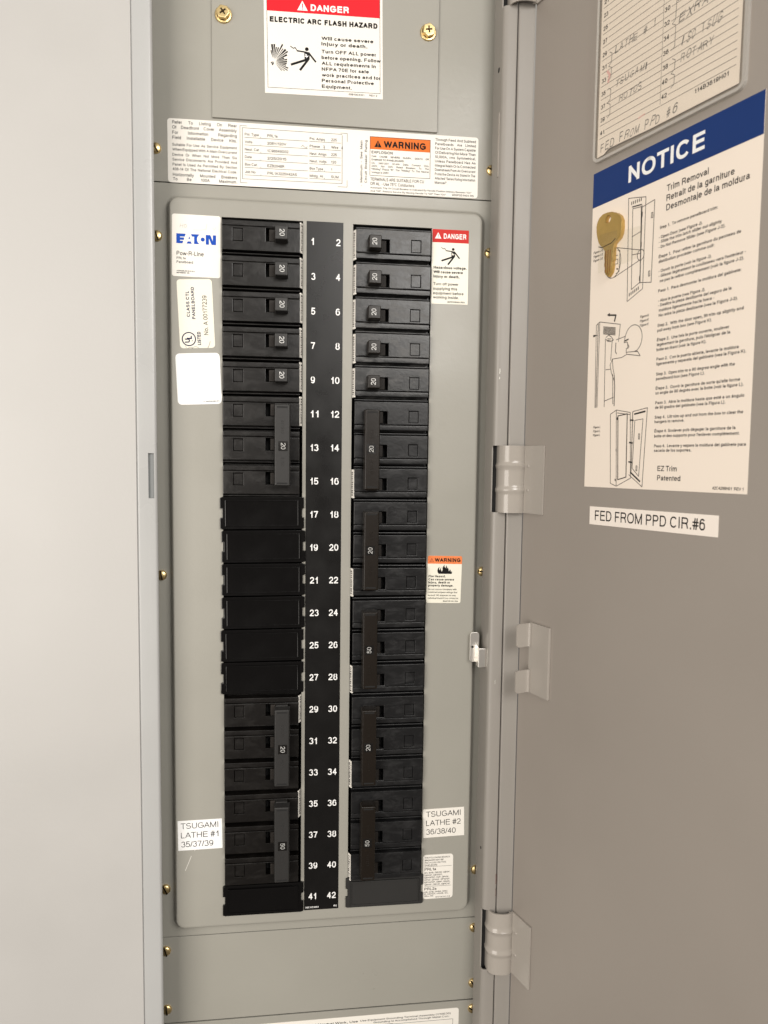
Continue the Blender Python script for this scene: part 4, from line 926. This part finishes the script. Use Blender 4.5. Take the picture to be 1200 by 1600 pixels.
st((23.2, -54.5), (25.2, -55.2), (25.0, -68.0), (22.4, -69.0)); st((22.2, -57.5), (23.6, -57.8)); st((22.4, -60), (23.8, -60.2), (23.6, -63), (22, -62.8)); st((23, -66), (24, -66.4), wd=.8)
# figure K: a worker lifting the trim
st((6.7, -98.6), (7.7, -152.4)); st((9.7, -96.9), (9.6, -152.3)); st((6.7, -98.6), (9.7, -96.9), (27.6, -101.4), (26.6, -112)); st((8.4, -97.8), (8.6, -152.4), wd=.5)
for k in range(7): st((13.2, -100.6-k*.75), (23.6, -102.9-k*.75), wd=.45)
st((15.2, -108.5), (16, -152.3)); st((16.2, -128.6), (20.4, -128.6)); st((16.2, -148.6), (23.8, -146.8)); st((21.2, -110), (20.4, -123)); st((24.4, -112.5), (24.2, -118), (25.2, -119.5), wd=.5)
st((23.9, -133.1), (24.6, -140), (24.6, -152.3), wd=.55); st((22.6, -132), (23.4, -151), wd=.4)
st((15.6, -107.8), (18, -106.6), (20.4, -108.2), (22.2, -110.4), (19.8, -111.0), (17, -110.4), (15.8, -109)); st((17.0, -108.9), (20, -109.3)); st((16.6, -109.8), (19.6, -110.2))
stroke(d, ring(38.7, -112.0, 6.9, 8.4, -75, 165, 20), lw); st((32, -109.6), (24.6, -110.6)); st((32, -109.6), (31.2, -113.4), (33.6, -113.2), (35.4, -116.6), (33.2, -117.4), (33.4, -120.4)); st((31.6, -112.4), (34.6, -111.8), wd=.8); st((34.0, -113.5), (34.6, -117.6)); st((40.4, -119.6), (42.4, -120.2), (44.6, -123.2), (33.8, -120.9), (29.7, -122.4), (21.9, -122.4), (20, -126), (21.4, -131.2), (23.9, -136.1))
st((21.9, -122.4), (22.6, -128.4), (24.0, -133)); st((42.4, -120.2), (33.6, -119.6))
st((16.9, -93.8), (23.6, -95.0), (22.6, -98.6), wd=1.0); shape(d, [(16, -93.5), (18.4, -92.6), (18.2, -94.9)]); shape(d, [(4.2, -104.4), (8.4, -105.2), (4.2, -106.0)])
# figure L: trim swung at a right angle
st((21.7, -157.5), (26.7, -155.1), (38.3, -157.3), (40.3, -198.2), (28.7, -203.6), (23.6, -201.9), (21.7, -157.5)); st((26.7, -155.1), (28.7, -203.6)); st((28.2, -158.9), (35.9, -158.0), (36.6, -197.6), (29.8, -199.4), (28.2, -158.9), wd=.6); st((27.6, -157), (38.2, -158.6))
st((40.3, -156.9), (51.7, -155.2), (49.7, -203.3), (38.9, -196.1)); st((42.2, -162.4), (48.6, -161.8), (46.8, -197.0), (41.4, -192.0), (42.2, -162.4)); st((41.8, -158.5), (50.0, -157.3), wd=1.0); st((40.2, -194.6), (47.8, -200.0), wd=1.0)
for z in (-162, -176, -188): st((38.4, z), (41.0, z-.3), wd=.9)
for z in (-160, -180, -199): st((27.6, z), (27.7, z-1.2), wd=.7)
st((40.3, -157), (40.6, -194), wd=.5); frame(d, 45.6, 46.4, -174, -170.8, lw); frame(d, 44.4, 45.2, -193.5, -190.5, lw)
kid(d, 'line_drawings', 'ink2', o)

# source tape
o = sticker('source_tape', 'long white tape label reading fed from PPD, below the notice sheet on the door', 71.0, 0, -190.4, 97.8, 12.0, .6, 0, 'card', 'tape label', door=True)
ik = MB(); T(ik, 'FED FROM PPD CIR.#6', 5.0, -9.0, 6.6, 84.5, -.004); kid(ik, 'lettering', 'ink', o)

# key taped to the notice
kx, kz = 64.4, 27.4
K = [(15.8, -29.5), (20, -30.2), (24.0, -32.0), (27.0, -34.4), (28.6, -37.6), (28.9, -42.2), (28.4, -45.6), (27.0, -48.2), (24.5, -49.6), (22.9, -50.8), (22.4, -53.6), (22.4, -60.2), (21.6, -61.4), (22.0, -63.0), (21.6, -65.6), (20.9, -68.0), (18.7, -70.2), (16.4, -68.4), (15.4, -66.0), (15.7, -64.4), (14.9, -62.6), (15.2, -59.6), (14.7, -57.6), (15.0, -53.4), (13.3, -51.0), (11.1, -49.0), (9.4, -46.6), (8.1, -43.4), (7.2, -39.6), (7.0, -36.0), (7.7, -33.4), (9.3, -31.0), (12.3, -29.6)]
ko = empty('brass_key', on_door(kx+17, kz-50, .3), (0, 0, -DOOR_A)); tag(ko, 'brass cabinet key taped to the upper left of the notice sheet', 'key')
mb = MB(); b = mb.bm
def addl(pts, y): return [b.verts.new((x-17, y, z+50)) for x, z in pts]
hole = [(17.2+2.3*math.cos(R(18*k)), -34.0+2.3*math.sin(R(18*k))) for k in range(20)]
for y in (-2.9, -.05):
    A, B = addl(K, y), addl(hole, y)
    bmesh.ops.triangle_fill(b, edges=[b.edges.new((p, q)) for p, q in zip(A, A[1:]+A[:1])]+[b.edges.new((p, q)) for p, q in zip(B, B[1:]+B[:1])], use_beauty=True)
    if y < -1: FA, FB = A, B
for X, Y in ((FA, A), (FB, B)):
    for k in range(len(X)): b.faces.new([X[k], X[(k+1) % len(X)], Y[(k+1) % len(Y)], Y[k]])
bmesh.ops.recalc_face_normals(b, faces=b.faces[:])
es = [e for e in b.edges if all(abs(v.co.y+2.9) < 1e-6 for v in e.verts) and len(e.link_faces) == 2 and e.calc_face_angle() > .5]
bmesh.ops.bevel(b, geom=es, offset=.3, segments=2, affect='EDGES', profile=.5)
mb.build('key_blank', 'key', ko, sharp=40)
mb = MB()
for x0_, x1_ in ((-1.2, -.2), (.8, 1.6), (2.8, 3.4)): mb.box(x0_, x1_, -3.05, -2.7, -18.4+abs(x0_-1)*.6, -3.5, .12, 1)
mb.build('blade_ridges', 'keyor', ko)
mb = MB()
for a_, b_, c_, d_ in ((-7.2, .6, -4.2, -.6), (-4.2, -.6, 4.0, .3), (4.0, .3, 7.0, 2.2)): stroke(mb, [(a_, b_), (c_, d_)], .5, -2.93)
mb.build('shoulder_line', 'brassdk', ko, wn=False)
mb = MB(); tp = [(5.8, -41.8), (44, -44.6), (40, -63.2), (7.1, -66.6)]
b = mb.bm; nU = 14; nV = 6; V = []
for i in range(nU+1):
    row = []
    for j in range(nV+1):
        u_, v_ = i/nU, j/nV
        x = (tp[0][0]*(1-u_)+tp[1][0]*u_)*(1-v_)+(tp[3][0]*(1-u_)+tp[2][0]*u_)*v_; z = (tp[0][1]*(1-u_)+tp[1][1]*u_)*(1-v_)+(tp[3][1]*(1-u_)+tp[2][1]*u_)*v_
        near = max(0, 1-max(0, abs(x-18)-6)/5)
        row.append(b.verts.new((x, -.45-3.2*min(1, near*1.4), z)))
    V.append(row)
for i in range(nU):
    for j in range(nV): b.faces.new([V[i][j], V[i+1][j], V[i+1][j+1], V[i][j+1]])
o = mb.build('clear_tape', 'tape', None, on_door(kx, kz), (0, 0, -DOOR_A), 80); tag(o, 'strip of clear tape holding the brass key to the notice', 'tape')
